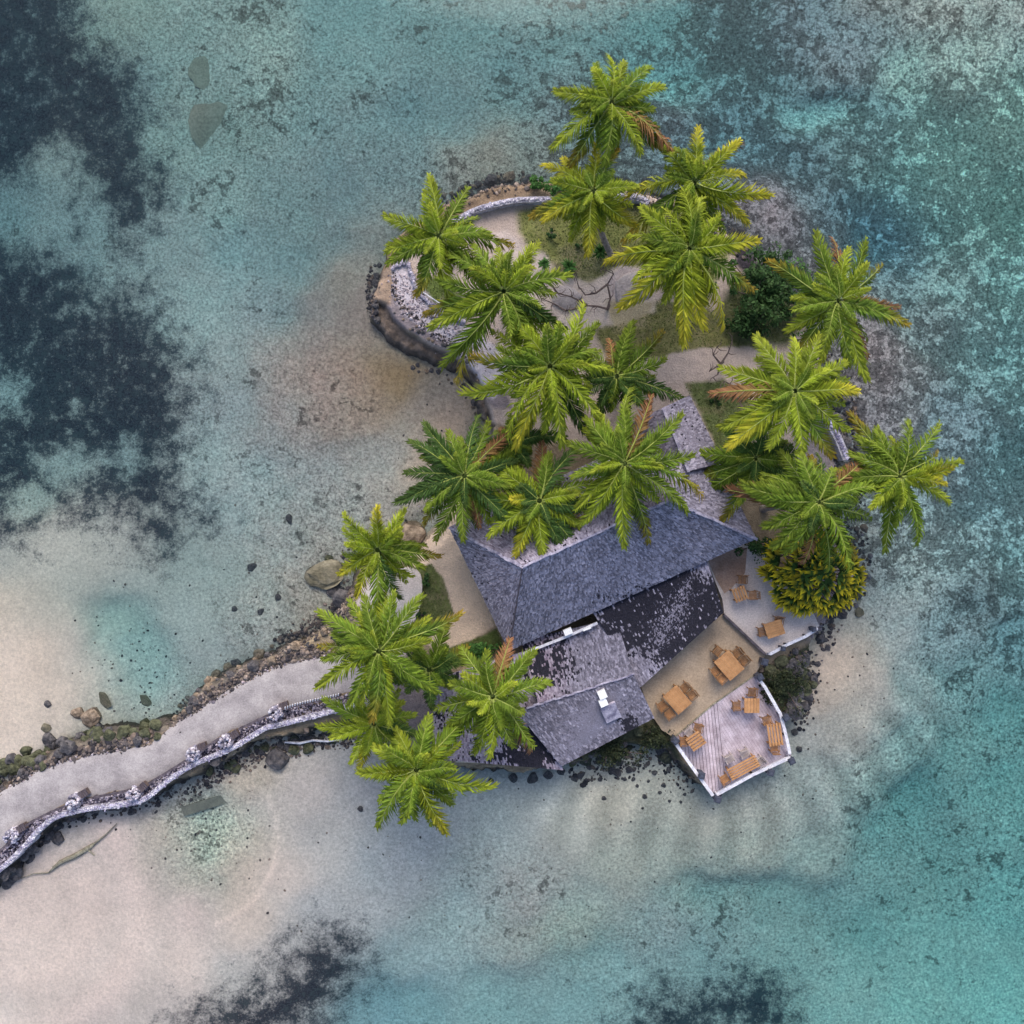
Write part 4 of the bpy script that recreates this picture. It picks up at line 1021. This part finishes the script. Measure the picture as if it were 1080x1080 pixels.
for x, y, wv in [(18,876,'first stone pillar from the left along the causeway'),(83,840,'second stone pillar from the left along the causeway'),(145,833,'third stone pillar from the left along the causeway'),
                 (207,791,'left one of the close pair of stone pillars on the causeway'),(241,778,'right one of the close pair of stone pillars on the causeway'),(293,748,'last stone pillar of the causeway before the palms')]:
    e = empty('stone_pillar', tuple(W(x, y, 1.0))); tag(e, wv, 'pillar', 'whitish stone pillars along the causeway')
    m = MB()
    for i in range(110):
        a = rnd.uniform(0, 6.28); r_ = .30 * math.sqrt(rnd.random()); z_ = rnd.uniform(0, .85)
        if z_ < .6: r_ = .30
        stone(m, Vector((r_ * math.cos(a), r_ * math.sin(a) - .1, z_)), rnd.uniform(.06, .12), tuple(min(1, k_ * 1.5) for k_ in pal([(200,198,206),(170,168,178),(140,138,150),(212,204,206)])))
    m.build('stonework', M['white_stone'], e)
    e2 = empty('wooden_crate', tuple(W(x + 8, y - 5, 1.07)), rnd.uniform(.3, .9)); tag(e2, 'dark slatted box by the ' + wv.replace('along the causeway','').replace('of the causeway','').replace('on the causeway','').strip(), 'box', 'dark wooden boxes beside the causeway pillars')
    m = MB()
    for j in range(4): m.box((-.18 + .12 * j, 0, .40), (.09, .38, .04))
    m.build('lid', M['dark_wood'], e2)
    m = MB(); m.box((0, 0, .2), (.40, .34, .38)); m.build('body', M['branch'], e2)

# white wall on the north side of the garden
def lowwall(pts, label, w, h, n, cs):
    m = MB(); P = resample(smooth_poly(pts, False, 6), n)
    for i in range(n - 1):
        a, b = W(*P[i], 1 + h), W(*P[i+1], 1 + h); a.z = b.z = .8 + h / 2; m.beam(a, b + (b - a) * .1, w, h + .4, 0, (.8,.8,.84,1))
        for k in range(3):
            p = W(P[i][0] + rnd.gauss(0, .8), P[i][1] + rnd.gauss(0, .8), 1 + h); stone(m, p, rnd.uniform(.05, .11), tuple(min(1, x * 1.5) for x in pal(cs)))
    tag(m.build('garden_wall', M['white_stone']), label, 'wall')
lowwall([(478,234),(500,222),(520,216),(545,211),(580,210),(604,210)], 'curved white garden wall at the top left of the lawn', .28, .5, 80, [(200,198,206),(170,168,178)])
lowwall([(622,212),(650,208),(672,208),(684,214)], 'short white garden wall between the northern palms', .34, .5, 40, [(190,188,200),(160,158,170)])
lowwall([(872,440),(884,462),(893,484)], 'short pale wall on the east shore under the palms', .4, .5, 34, [(180,178,196),(150,146,166)])
lowwall([(414,283),(428,276),(434,290),(440,306),(454,320),(470,332),(490,340)], 'thin pale kerb of stones curving round the white gravel bed', .16, .12, 90, [(190,186,194),(160,156,166)])
# driftwood, plank
e = empty('driftwood', tuple(W(90, 893, 0))); tag(e, 'long pale green driftwood log with thin branches on the sand below the causeway', 'driftwood'); o_ = e.location
def dz(x, y, z=.12): v = W(x, y, 0); v.z = bz(v.x, v.y) + z; return v - o_
m = MB(); m.tube([dz(52,920),(dz(64,909)),dz(80,902),dz(92,895),dz(99,890)], [.04,.13,.15,.14,.09], 7); m.build('log', M['drift'], e, True)
for pts, r_ in [([(99,890),(112,880),(124,868)],.06),([(52,920),(36,921),(12,930)],.04),([(92,895),(100,902)],.05),([(64,909),(56,914)],.05),([(18,922),(8,930),(2,936)],.04)]:
    m = MB(); m.tube([dz(*p, .14) for p in pts], [r_, r_*.7, r_*.4][:len(pts)], 5); m.build('branch', M['drift'], e)
p = W(222, 848, 0); m = MB(); m.box((0,0,0), (3.2,.5,.12)); o = m.build('plank', M['plank']); o.location = (p.x, p.y, bz(p.x, p.y) + .1); o.rotation_euler = (0, R(2), R(17)); tag(o, 'broad grey waterlogged plank lying in the shallows below the causeway', 'plank')
m = MB(); P = [W(x, y, .2) for x, y in [(300,783),(316,784),(330,781),(345,782),(360,780)]]
for p in P: p.z = max(.15, top(p.x, p.y) + .08)
m.tube(P, [.05,.07,.06,.06,.04], 6); tag(m.build('branch_log', M['white_paint']), 'thin whitish bleached branch below the causeway wall near the palms', 'branch')
m = MB(); p0, p1 = W(446,308,1.2), W(467,322,1.2); m.beam(p0, p1, .05, .05); tag(m.build('pole', M['white_paint']), 'thin white pole lying beside the white gravel bed', 'pole')

# ------------------------------------------------------------------ vegetation
def leafmat(name, base, tip, t0=.6, trans=.35):
    t = NT(name); a = t.attr('col').outputs['Color']; sp = t.n('ShaderNodeSeparateColor'); t.t.links.new(a, sp.inputs[0])
    oi = t.n('ShaderNodeObjectInfo').outputs['Random']
    nn = t.noise(1.6, 3, .6)
    f = t.mapr(t.math('ADD', sp.outputs[0], t.math('MULTIPLY', t.math('SUBTRACT', nn, .5), .5)), t0, min(1.25, t0 + .45))
    c = t.mix(f, tuple(base), tuple(tip))
    c = t.scale(c, t.mapr(sp.outputs[1], 0, 1, .5, 1.5)); c = t.scale(c, t.mapr(oi, 0, 1, .82, 1.18))
    t.base(c); t.bsdf.inputs['Roughness'].default_value = .6; t.bsdf.inputs['Specular IOR Level'].default_value = .15
    tl = t.n('ShaderNodeBsdfTranslucent'); t.t.links.new(c, tl.inputs[0]); mx = t.n('ShaderNodeMixShader', {0: trans})
    t.t.links.new(t.bsdf.outputs[0], mx.inputs[1]); t.t.links.new(tl.outputs[0], mx.inputs[2]); t.t.links.new(mx.outputs[0], t.out.inputs['Surface'])
    return t.m
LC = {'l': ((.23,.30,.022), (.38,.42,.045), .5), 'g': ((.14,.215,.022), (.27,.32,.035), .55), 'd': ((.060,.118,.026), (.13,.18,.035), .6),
      'y': ((.20,.25,.015), (.50,.44,.04), .4), 'o': ((.11,.18,.022), (.40,.27,.04), .5), 'b': ((.22,.15,.045), (.30,.15,.075), .25)}
LM = {k: leafmat({'l':'bright frond','g':'green frond','d':'dark frond','y':'yellowing frond','o':'frond with dry tip','b':'dry brown frond'}[k], v[0], v[1], v[2]) for k, v in LC.items()}
RM = simple('frond midrib', (.19,.25,.04), (.32,.35,.09), 4, .6, 0, 20)
def frond_mesh(seed, rise, drop, vee):
    r_ = random.Random(seed); m = MB(); L = 3.0; side = r_.uniform(-.5, .5); kind = seed % 3
    def pt(t): return Vector((L * t, side * math.sin(t * 2.2) * t, rise * t - drop * t * t))
    n = 12; m.tube([pt(i / n) for i in range(n + 1)], [.042 * (1 - .8 * i / n) for i in range(n + 1)], 4, 1, (.2,.5,0,1))
    N = 66; gaps = r_.uniform(.0, .13)
    for i in range(N):
        t = .055 + .945 * i / (N - 1)
        w_ = .70 * min(1, (t + .03) / .28) ** .8 * (1 - .60 * max(0, (t - .5) / .5) ** 1.6)
        fw = R(50 - 26 * t)
        d = (pt(min(1, t + .02)) - pt(t - .02)).normalized(); up = Vector((0, 0, 1)); sd_ = d.cross(up).normalized(); un = sd_.cross(d)
        for sgn in (-1, 1):
            if r_.random() < gaps: continue
            ll = w_ * r_.uniform(.82, 1.12); aa = fw + r_.gauss(0, .08)
            el = vee + r_.gauss(0, .24)
            dir_ = (d * math.cos(aa) + sd_ * sgn * math.sin(aa)) * math.cos(el) + un * math.sin(el)
            b = pt(t); mid = b + dir_ * ll * .55; tp = mid + (dir_ * .45 + Vector((0, 0, -.25 - r_.uniform(0, .35)))) * ll
            wv = (d * math.sin(aa) - sd_ * sgn * math.cos(aa)).normalized() * r_.uniform(.027, .036)
            nrm = dir_.cross(wv).normalized() * r_.uniform(-.018, .018)
            v = r_.uniform(0, 1) * .65 + .18 + .2 * sgn * (seed % 2 - .5); tt = t * .8
            m.v_b = len(m.v)
            m.v += [tuple(b - wv*.5), tuple(b + wv*.5), tuple(mid + wv + nrm), tuple(mid - wv - nrm), tuple(tp)]
            q = m.v_b; m.f += [(q, q+1, q+2, q+3), (q+3, q+2, q+4)]; m.mi += [0, 0]
            m.c += [(tt, v, 0, 1)] * 2 + [(tt + .08, v, 0, 1)] * 2 + [(tt + .22, v, 0, 1)]
    return m.mesh('frond')
FR = {}
for kind, (ri, dr, ve) in {'up': (1.7, 1.2, .25), 'mid': (1.0, 1.55, .05), 'low': (.25, 1.35, -.25)}.items():
    FR[kind] = []
    for i in range(5):
        me = frond_mesh(i * 7 + len(kind) + (3 if kind == 'mid' else 0), ri + rnd.uniform(-.15, .15), dr + rnd.uniform(-.15, .15), ve)
        me.materials.append(LM['g']); me.materials.append(RM); FR[kind].append(me)
PW = [1.0, 1.0]
def add_frond(root, ctr, ang, Lm, c, kind, wid=1.0):
    o = bpy.data.objects.new('frond', rnd.choice(FR[kind])); COL.objects.link(o); o.parent = root
    o.location = ctr + Vector((math.cos(ang) * .12, math.sin(ang) * .12, rnd.uniform(-.08, .1)))
    s_ = Lm / 3.0; o.scale = (s_, min(1.25, (.62 + .38 * s_)) * wid * 1.12 * PW[0], s_ * rnd.uniform(.8, 1.2) * PW[1]); o.rotation_euler = (rnd.gauss(0, .32), rnd.uniform(-.10, .08), ang + rnd.gauss(0, .03))
    o.material_slots[0].link = 'OBJECT'; o.material_slots[0].material = LM[c]
    return o
def trunk_mesh(a, b, r0=.17, r1=.12):
    m = MB(); n = 34; a = Vector(a); b = Vector(b); c_ = Vector((a.x + (b.x - a.x) * .75, a.y + (b.y - a.y) * .75, a.z + (b.z - a.z) * .35)); pts = []; rd = []
    for i in range(n + 1):
        t = i / n; pts.append(a * (1-t)**2 + c_ * 2*t*(1-t) + b * t*t); rd.append((r0 + (r1 - r0) * t) * (1.0 + (.05 if i % 2 else -.03)) * (1.5 if i == 0 else 1.15 if i == 1 else 1))
    m.tube(pts, rd, 9); return m
M['nut'] = simple('green coconut', (.03,.06,.012), (.09,.12,.02), 4, .6, .2, 12)
def palm(scale, ox, oy, cx, cy, h, tips, label, base=None, fill=5, fillc='g', dead=1):
    px, py = ox + cx / scale, oy + cy / scale; PW[0] = rnd.uniform(.84, 1.12); PW[1] = rnd.uniform(.65, 1.4)
    ctr = W(px, py, h)
    if base is None:
        q = ctr.copy(); ang = rnd.uniform(0, 6.28); q += Vector((math.cos(ang), math.sin(ang), 0)) * rnd.uniform(.4, 1.1)
        q.x *= .97; q.y *= .97; g_ = max(.3, top(q.x, q.y)); bs = Vector((q.x, q.y, g_ - .1))
    else: bs = W(*base, 1.0); bs.z = top(bs.x, bs.y) - .1
    root = empty('palm_tree', tuple(bs)); tag(root, label, 'palm tree', 'coconut palms on the island')
    tm = trunk_mesh((0,0,0), ctr - bs - Vector((0,0,.35))); tm.build('trunk', M['trunk'], root, True)
    c0 = ctr - bs; angs = []; mean = 0
    for tx, ty, c in tips:
        dx, dy = (tx - cx) / scale, -(ty - cy) / scale; L = math.hypot(dx, dy) * S * (H - h) / H; a = math.atan2(dy, dx); angs.append(a); mean += L / len(tips)
        kind = 'mid' if L > 2.0 else 'up'
        if c in 'b' or (c == 'o' and rnd.random() < .5): kind = 'low'
        elif rnd.random() < .25: kind = 'low' if L > 2.6 else 'mid'
        o = add_frond(root, c0 + Vector((0,0,{'up':.15,'mid':0,'low':-.2}[kind])), a, L * 1.04, c, kind)
    for i in range(fill + 7):        # lower, shorter fronds between the long ones
        best = max([rnd.uniform(-3.14, 3.14) for _ in range(8)], key=lambda q: min(abs((q - a_ + 3.14159) % 6.28318 - 3.14159) for a_ in angs)); angs.append(best)
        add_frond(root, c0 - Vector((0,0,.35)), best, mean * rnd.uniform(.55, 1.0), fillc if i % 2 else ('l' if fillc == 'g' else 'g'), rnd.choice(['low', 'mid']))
    for i in range(7):           # young central fronds
        add_frond(root, c0 + Vector((0,0,.25)), rnd.uniform(0, 6.28), mean * rnd.uniform(.28, .58), rnd.choice('lg') if fillc != 'd' else rnd.choice('gd'), 'up', .75)
    m = MB()
    for i in range(9):
        a = i * .7; stone(m, c0 + Vector((.2*math.cos(a), .2*math.sin(a), -.42)), .15, (.3,.4,.2))
    stone(m, c0 + Vector((0, 0, -.3)), .26, (.2,.3,.1)); m.build('coconuts', M['nut'], root)
def T(s_):
    out = []
    for q in s_.split():
        a, b, c = q.split(','); out.append((float(a), float(b), c))
    return out
Z1 = (3.857,320,160); Z2 = (3.857,540,40); Z3 = (3.857,760,240); Z4 = (3.857,420,380); Z5 = (3.857,620,380); Z6 = (3.857,320,500)
def zz(ox, oy): return (6.75, ox, oy)
# lower crowns first, tall ones above them
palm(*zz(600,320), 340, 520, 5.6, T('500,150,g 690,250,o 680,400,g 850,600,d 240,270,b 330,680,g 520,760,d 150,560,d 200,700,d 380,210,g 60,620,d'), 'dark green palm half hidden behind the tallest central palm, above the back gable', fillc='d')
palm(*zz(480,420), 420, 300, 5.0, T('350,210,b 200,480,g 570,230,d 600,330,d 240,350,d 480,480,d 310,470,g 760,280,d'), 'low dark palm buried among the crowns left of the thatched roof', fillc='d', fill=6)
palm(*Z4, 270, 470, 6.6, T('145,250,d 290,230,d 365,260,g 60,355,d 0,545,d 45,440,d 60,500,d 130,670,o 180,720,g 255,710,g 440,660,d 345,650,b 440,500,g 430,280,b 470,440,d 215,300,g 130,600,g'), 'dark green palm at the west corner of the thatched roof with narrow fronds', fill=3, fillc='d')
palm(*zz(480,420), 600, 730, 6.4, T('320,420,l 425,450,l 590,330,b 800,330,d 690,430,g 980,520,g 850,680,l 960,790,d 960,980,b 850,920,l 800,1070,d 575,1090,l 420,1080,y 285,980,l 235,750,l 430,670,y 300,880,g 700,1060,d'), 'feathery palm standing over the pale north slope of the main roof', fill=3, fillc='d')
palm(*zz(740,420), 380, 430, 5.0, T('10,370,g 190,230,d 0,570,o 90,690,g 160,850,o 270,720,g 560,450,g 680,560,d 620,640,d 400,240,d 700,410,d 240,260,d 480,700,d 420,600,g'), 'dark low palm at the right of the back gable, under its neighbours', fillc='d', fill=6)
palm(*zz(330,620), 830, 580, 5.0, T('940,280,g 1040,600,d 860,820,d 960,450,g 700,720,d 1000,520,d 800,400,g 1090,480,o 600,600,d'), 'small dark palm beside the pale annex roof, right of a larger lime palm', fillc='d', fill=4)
palm(*zz(380,720), 100, 290, 5.4, T('-277,265,l -160,400,l -20,580,y 180,460,g 380,400,d 160,120,g -40,110,l 0,450,g -240,150,g 260,520,g -100,520,l'), 'bright palm at the end of the causeway wall, left of the southernmost palm', fill=5)
palm(*Z1, 550, 345, 6.8, T('550,100,l 495,165,l 655,125,g 355,240,l 345,400,l 370,465,g 470,560,o 555,590,l 835,290,o 740,350,g 740,480,g 440,300,l'), 'westernmost northern palm, leaning over the brown rocky rim', base=(478,262), fill=4)
palm(*Z1, 815, 570, 7.2, T('700,380,g 795,400,l 930,350,l 1060,470,g 1000,570,g 1060,680,d 940,790,g 800,740,g 570,840,o 640,860,g 520,650,o 540,700,l 560,540,g 600,400,g 900,420,g'), 'large palm over the white gravel bed at the left of the garden', base=(535,315), fill=4)
palm(*zz(480,320), 675, 450, 7.8, T('450,70,l 245,185,l 165,420,o 130,690,l 330,850,l 480,980,y 625,860,l 800,950,l 1030,750,l 1110,460,l 1000,350,g 960,70,l 640,200,g 700,180,g 200,540,l 1000,900,d 330,330,g'), 'very full lime green palm in the centre of the island above the main roof', fill=4)
palm(*Z5, 150, 420, 7.8, T('120,140,g 270,150,b 385,250,g 465,480,o 385,600,g 260,730,o 120,740,l -31,640,l -61,330,g -10,260,g -40,480,g 420,420,g 30,560,g'), 'broad fronded palm hanging over the blue grey south slope of the main roof', fill=4)
palm(*Z2, 330, 625, 6.4, T('145,520,y 235,470,y 330,440,y 440,500,o 490,620,l 465,770,y 285,850,y 95,700,o 155,745,y 180,590,l 400,560,g'), 'yellowish palm above the lawn, second from the top', base=(649,277), fill=4)
palm(*Z2, 405, 265, 7.6, T('405,75,l 345,95,g 200,188,l 165,385,l 255,460,o 505,445,l 620,440,o 660,345,b 620,208,l 575,150,g 405,480,g 300,300,g 330,160,l'), 'northernmost palm, its crown out over the reef', base=(640,200), fill=3)
palm(*Z2, 740, 590, 6.8, T('600,450,l 770,370,y 835,370,b 940,435,y 935,580,y 1015,680,y 940,750,y 490,590,y 660,480,g 480,740,o 850,500,l 680,700,g'), 'yellow green palm at the north east, above the biggest northern palm', fill=4)
palm(*Z2, 720, 860, 7.8, T('560,670,l 735,610,l 800,660,l 885,820,l 985,855,y 1000,970,o 925,1075,y 760,1150,y 655,1200,y 465,1062,y 432,870,y 560,800,g 650,700,l 860,740,l 620,950,g'), 'big palm with golden drooping fronds right of the bare branches', fill=4)
palm(*Z3, 475, 300, 7.2, T('395,35,g 487,40,b 510,100,l 620,80,g 720,180,o 740,280,b 750,390,o 620,500,b 590,590,l 330,480,o 310,350,g 205,190,o 560,160,l 690,340,g 500,540,g 400,440,g'), 'spiky palm on the east shore right of the leafy green bush', base=(868,322), fill=2)
palm(*Z3, 300, 665, 7.6, T('190,440,l 285,470,l 415,465,l 515,555,l 545,690,y 540,775,l 430,920,o 330,900,l 215,880,l 70,890,y 20,770,l 40,570,l 5,640,b 420,600,l 130,830,g'), 'bright lime palm at the end of the garden path on the east side', fill=4)
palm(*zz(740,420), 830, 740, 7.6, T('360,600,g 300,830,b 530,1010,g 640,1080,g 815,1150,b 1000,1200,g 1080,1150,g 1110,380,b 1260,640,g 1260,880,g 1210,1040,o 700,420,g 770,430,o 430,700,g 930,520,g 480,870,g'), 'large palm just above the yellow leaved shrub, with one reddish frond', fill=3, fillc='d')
palm(*zz(860,420), 600, 560, 7.0, T('370,120,o 330,350,g 230,530,g 150,660,g 370,750,l 480,1030,g 560,880,g 740,1020,g 790,870,o 960,740,l 860,620,y 1070,520,l 960,540,y 900,340,o 900,170,g 740,200,g 460,300,g'), 'easternmost palm, reaching out over the blue reef', base=(896,500), fill=3)
palm(*zz(340,540), 395, 270, 6.0, T('250,10,l 160,120,l 440,-10,y 600,40,l 800,250,o 690,360,g 430,830,g 215,560,y 100,390,y 200,230,l 510,600,d 540,120,l 300,120,l'), 'westernmost palm by the olive boulder, with one long frond hanging down', base=(415,612), fill=2)
palm(*zz(330,620), 470, 450, 7.4, T('90,160,g 370,90,g 790,130,g 980,180,o 800,430,l 840,760,g 560,950,l 490,900,o 330,810,l 230,800,g 20,640,l 40,400,o 500,650,y 750,650,g 180,300,g'), 'large palm at the island end of the causeway path', base=(415,678), fill=3)
palm(*Z6, 770, 905, 6.4, T('745,740,g 830,700,b 945,755,g 985,880,g 965,1060,g 940,1130,b 780,1130,l 690,1120,g 545,1110,g 545,945,g 610,870,g 840,1100,g 880,960,g'), 'narrow fronded palm standing over the pale annex roof', fill=2, fillc='g')
palm(*zz(380,720), 400, 620, 7.0, T('0,595,l 90,680,y 100,970,g 255,980,l 480,1045,l 560,1060,y 900,755,l 500,290,g 740,260,g 220,440,g 560,720,d 150,860,g 640,640,g 360,900,g'), 'southernmost palm, its fronds hanging over the shallow water', base=(452,800), fill=3)

# strap leaved shrub with yellow tips
def rosette(m, c_, n, L, wd, el0, el1, seed, a0=0, a1=6.28, droop=.35):
    r_ = random.Random(seed)
    for i in range(n):
        a = r_.uniform(a0, a1); el = r_.uniform(el0, el1); l = L * r_.uniform(.7, 1.1); b = Vector(c_)
        d = Vector((math.cos(a) * math.cos(el), math.sin(a) * math.cos(el), math.sin(el))); sd_ = Vector((-math.sin(a), math.cos(a), 0)) * wd
        mid = b + d * l * .5; tp = mid + (d * .5 + Vector((0, 0, -droop))) * l; v = r_.random(); q = len(m.v)
        m.v += [tuple(b - sd_*.4), tuple(b + sd_*.4), tuple(mid + sd_), tuple(mid - sd_), tuple(tp)]; m.f += [(q, q+1, q+2, q+3), (q+3, q+2, q+4)]; m.mi += [0, 0]
        m.c += [(.1, v, 0, 1)] * 2 + [(.6, v, 0, 1)] * 2 + [(1.0, v, 0, 1)]
M['crot'] = leafmat('variegated strap leaf', (.030,.070,.012), (.80,.62,.02), .56, .25)
M['bush'] = leafmat('bush leaf', (.030,.070,.022), (.065,.13,.04), .5, .3)
M['scrub'] = leafmat('dark scrub leaf', (.018,.026,.012), (.05,.058,.026), .5, .15)
M['bush_lt'] = leafmat('light bush leaf', (.05,.13,.03), (.09,.21,.05), .5, .3)
bp = W(850, 600, 1.2); e = empty('strap_leaved_shrub', tuple(bp)); tag(e, 'dense mounded shrub of dark strap leaves with bright yellow tips beside the upper terrace', 'shrub')
m = MB(); st = MB()
for i in range(95):
    a = rnd.uniform(0, 6.28); rr = math.sqrt(rnd.random()); x = rr * 2.25 * math.cos(a); y = rr * 1.75 * math.sin(a) - .1
    z_ = 2.3 - 1.25 * rr * rr + rnd.uniform(-.15, .15)
    rosette(m, (x, y, z_), 12, .80, .085, -.15, .6, i, math.atan2(y, x) - (1.2 if rr > .4 else 3.1), math.atan2(y, x) + (1.2 if rr > .4 else 3.1), .35)
    st.tube([(x*.1, y*.1, -.1), (x*.5, y*.5, z_*.55), (x, y, z_)], [.06,.04,.03], 5)
m.build('foliage', M['crot'], e); st.build('stem', M['branch'], e)

def bush(px, py, rx, ry, h, n, mat, label, cat='bush', name='bush', leaf=.11, z=None, group=None):
    p = W(px, py, 1.0); p.z = top(p.x, p.y) if z is None else z
    e = empty(name, tuple(p)); tag(e, label, cat, group); m = MB(); st = MB(); r_ = random.Random(int(px * 7 + py))
    cl = [(r_.gauss(0, .48) * rx, r_.gauss(0, .48) * ry, r_.uniform(.35, 1) * h, r_.uniform(.22, .5) * min(1, rx)) for _ in range(max(4, n // 55))]
    for i in range(n):
        cx, cy, cz, cr = r_.choice(cl); d = Vector((r_.gauss(0, 1), r_.gauss(0, 1), r_.gauss(0, .8))).normalized() * cr * r_.uniform(.5, 1.05)
        c_ = Vector((cx, cy, max(.05, cz))) + d
        nrm = (d.normalized() * .6 + Vector((r_.gauss(0, .4), r_.gauss(0, .4), .9))).normalized(); a = Vector((r_.gauss(0,1), r_.gauss(0,1), r_.gauss(0,1))).cross(nrm).normalized(); b = nrm.cross(a)
        s_ = leaf * r_.uniform(.6, 1.3); v = r_.random(); q = len(m.v)
        m.v += [tuple(c_ - a*s_), tuple(c_ + b*s_*.5), tuple(c_ + a*s_), tuple(c_ - b*s_*.5)]; m.f.append((q, q+1, q+2, q+3)); m.mi.append(0); m.c += [(r_.random(), v, 0, 1)] * 4
    for cx, cy, cz, cr in cl[:16]: st.tube([(0,0,-.1), (cx*.5, cy*.5, cz*.5), (cx, cy, cz)], [.05,.035,.02], 5)
    m.build('foliage', M[mat], e); st.build('stem', M['branch'], e)
bush(804, 316, 1.9, 1.9, 1.9, 5200, 'bush', 'large leafy dark green bush on the north east shore', leaf=.10)
bush(822, 284, 1.2, .7, 1.2, 1500, 'bush_lt', 'lighter green bush along the shore above the large dark bush', leaf=.09)
bush(786, 345, .9, .7, .9, 900, 'bush', 'low bush between the large bush and the garden path', leaf=.09)
bush(566, 196, .45, .4, .7, 420, 'bush_lt', 'left one of two small green bushes on the north shore by the garden wall', leaf=.09)
bush(584, 198, .6, .35, .7, 520, 'bush_lt', 'right one of two small green bushes on the north shore by the garden wall', leaf=.09)
bush(505, 684, .75, .3, .6, 700, 'bush_lt', 'low green hedge between the sand path and the annex roof', 'hedge', 'hedge', leaf=.08)
bush(640, 790, 1.2, .5, .5, 1500, 'scrub', 'dark low scrub on the bank under the kitchen roof eave', leaf=.07)
bush(826, 722, 1.0, .9, .7, 2400, 'scrub', 'dark low scrub over the boulders right of the plank deck', leaf=.07)
bush(690, 778, .9, .5, .5, 1100, 'scrub', 'dark low scrub at the left foot of the plank deck', leaf=.07)
bush(688, 255, .45, .4, .6, 300, 'bush', 'small green bush on the lawn left of the golden palm', leaf=.08)
bush(795, 575, .9, .5, 1.0, 800, 'bush', 'dark bush at the corner of the main roof beside the upper terrace', leaf=.08)
for x, y, s_, lb in [(582,250,.30,'small round dark shrub on the lawn below the garden wall'),(610,260,.2,'smallest round dark shrub on the lawn, right of the other round one'),(451,611,.34,'round dark shrub at the top of the planted bed'),(413,628,.12,'tiny dark shrub on the white sand of the planted bed'),(756,422,.3,'round dark shrub on the grass right of the back gable'),(447,649,.28,'small brown shrub at the bottom of the planted bed')]:
    bush(x, y, s_, s_, s_ * 1.3, 260, 'bush', lb, 'shrub', 'round_shrub', leaf=.06)
def sago(px, py, L, label, n=46):
    p = W(px, py, 1.3); p.z = top(p.x, p.y); e = empty('sago_plant', tuple(p)); tag(e, label, 'plant', 'small rosette plants in the garden')
    m = MB(); rosette(m, (0, 0, .35), n, L, .05, .1, 1.0, int(px), droop=.3); m.build('leaves', M['bush_lt'], e)
    m = MB(); m.tube([(0,0,-.1),(0,0,.36)], [.09,.07], 7); m.build('stem', M['trunk'], e)
sago(633, 266, .55, 'dark green rosette plant on the lawn beside the leaning palm trunk')
sago(574, 279, .45, 'left one of two rosette plants on the sand above the bare branches')
sago(600, 282, .55, 'right one of two rosette plants on the sand above the bare branches')
sago(508, 690, .5, 'rosette plant in the hedge beside the annex roof')

# leafless branching trees
def z7(x, y): return 560 + x / 5.4, 200 + y / 5.4
def baretree(base, brs, label, zb=1.0, hgt=1.6):
    e = empty('bare_tree', tuple(W(*base, zb))); tag(e, label, 'tree', 'leafless little trees in the garden'); o_ = e.location
    m = MB(); m.tube([(0,0,-.1),(.02,.02,hgt*.5),tuple(W(*base, zb + hgt) - o_)], [.08,.07,.06], 7); m.build('trunk', M['branch'], e)
    for pts in brs:
        n = len(pts); P = [W(x, y, zb + hgt + .12 * i) - o_ for i, (x, y) in enumerate(pts)]; m = MB(); m.tube(P, [.065 * (1 - .75 * i / (n - 1)) for i in range(n)], 5)
        r_ = random.Random(len(pts) * 3 + int(pts[-1][0]))
        for i in range(1, n):
            for k in range(2):
                a = r_.uniform(0, 6.28); l = r_.uniform(.2, .55); q = P[i]; m.tube([q, q + Vector((math.cos(a)*l*.5, math.sin(a)*l*.5, .1)), q + Vector((math.cos(a+.4)*l, math.sin(a+.4)*l, .2))], [.025,.02,.01], 4)
        m.build('branch', M['branch'], e)
baretree(z7(435,680), [[z7(435,680), z7(380,665), z7(320,660), z7(250,678), z7(195,692)], [z7(320,660), z7(270,630), z7(230,610), z7(150,590), z7(50,605)], [z7(150,590), z7(130,560), z7(95,520)],
    [z7(435,680), z7(452,620), z7(435,540), z7(470,480), z7(430,460), z7(400,455)], [z7(435,540), z7(370,590), z7(310,600), z7(270,550), z7(255,495)], [z7(320,660), z7(200,690), z7(130,650), z7(60,620)]], 'leafless tree with dark forked branches spread over the pale sand of the garden')
baretree((760,384), [[(760,384),(752,374),(756,366)],[(760,384),(768,372),(772,360)],[(760,384),(748,392)],[(760,384),(757,395),(752,398)]], 'small leafless tree at the garden path below the leafy bush', hgt=1.0)
baretree((775,412), [[(775,412),(770,405),(764,402)],[(775,412),(780,424),(784,430)]], 'short bare sapling beside the grass right of the back gable', hgt=.6)

# grass tufts on the lawns
m = MB(); cnt = 0
ii, jj = np.nonzero(tex.reshape(X.shape) > .5)
r_ = random.Random(3)
for k in r_.sample(range(len(ii)), min(9000, len(ii))):
    x, y, z_ = xs[jj[k]], ys[ii[k]], Z[ii[k], jj[k]]
    a = r_.uniform(0, 6.28); h_ = r_.uniform(.03, .09); w_ = r_.uniform(.02, .05); v = r_.random(); q = len(m.v)
    m.v += [(x - math.cos(a)*w_, y - math.sin(a)*w_, z_), (x + math.cos(a)*w_, y + math.sin(a)*w_, z_), (x + r_.gauss(0,.05), y + r_.gauss(0,.05), z_ + h_)]
    m.f.append((q, q+1, q+2)); m.mi.append(0); m.c += [(.3, v, 0, 1)] * 3
M['grass'] = leafmat('lawn grass', (.10,.13,.035), (.2,.19,.08), .6, .2)
tag(m.build('grass', M['grass']), 'short patchy tropical lawn grass', 'grass', kind='stuff')
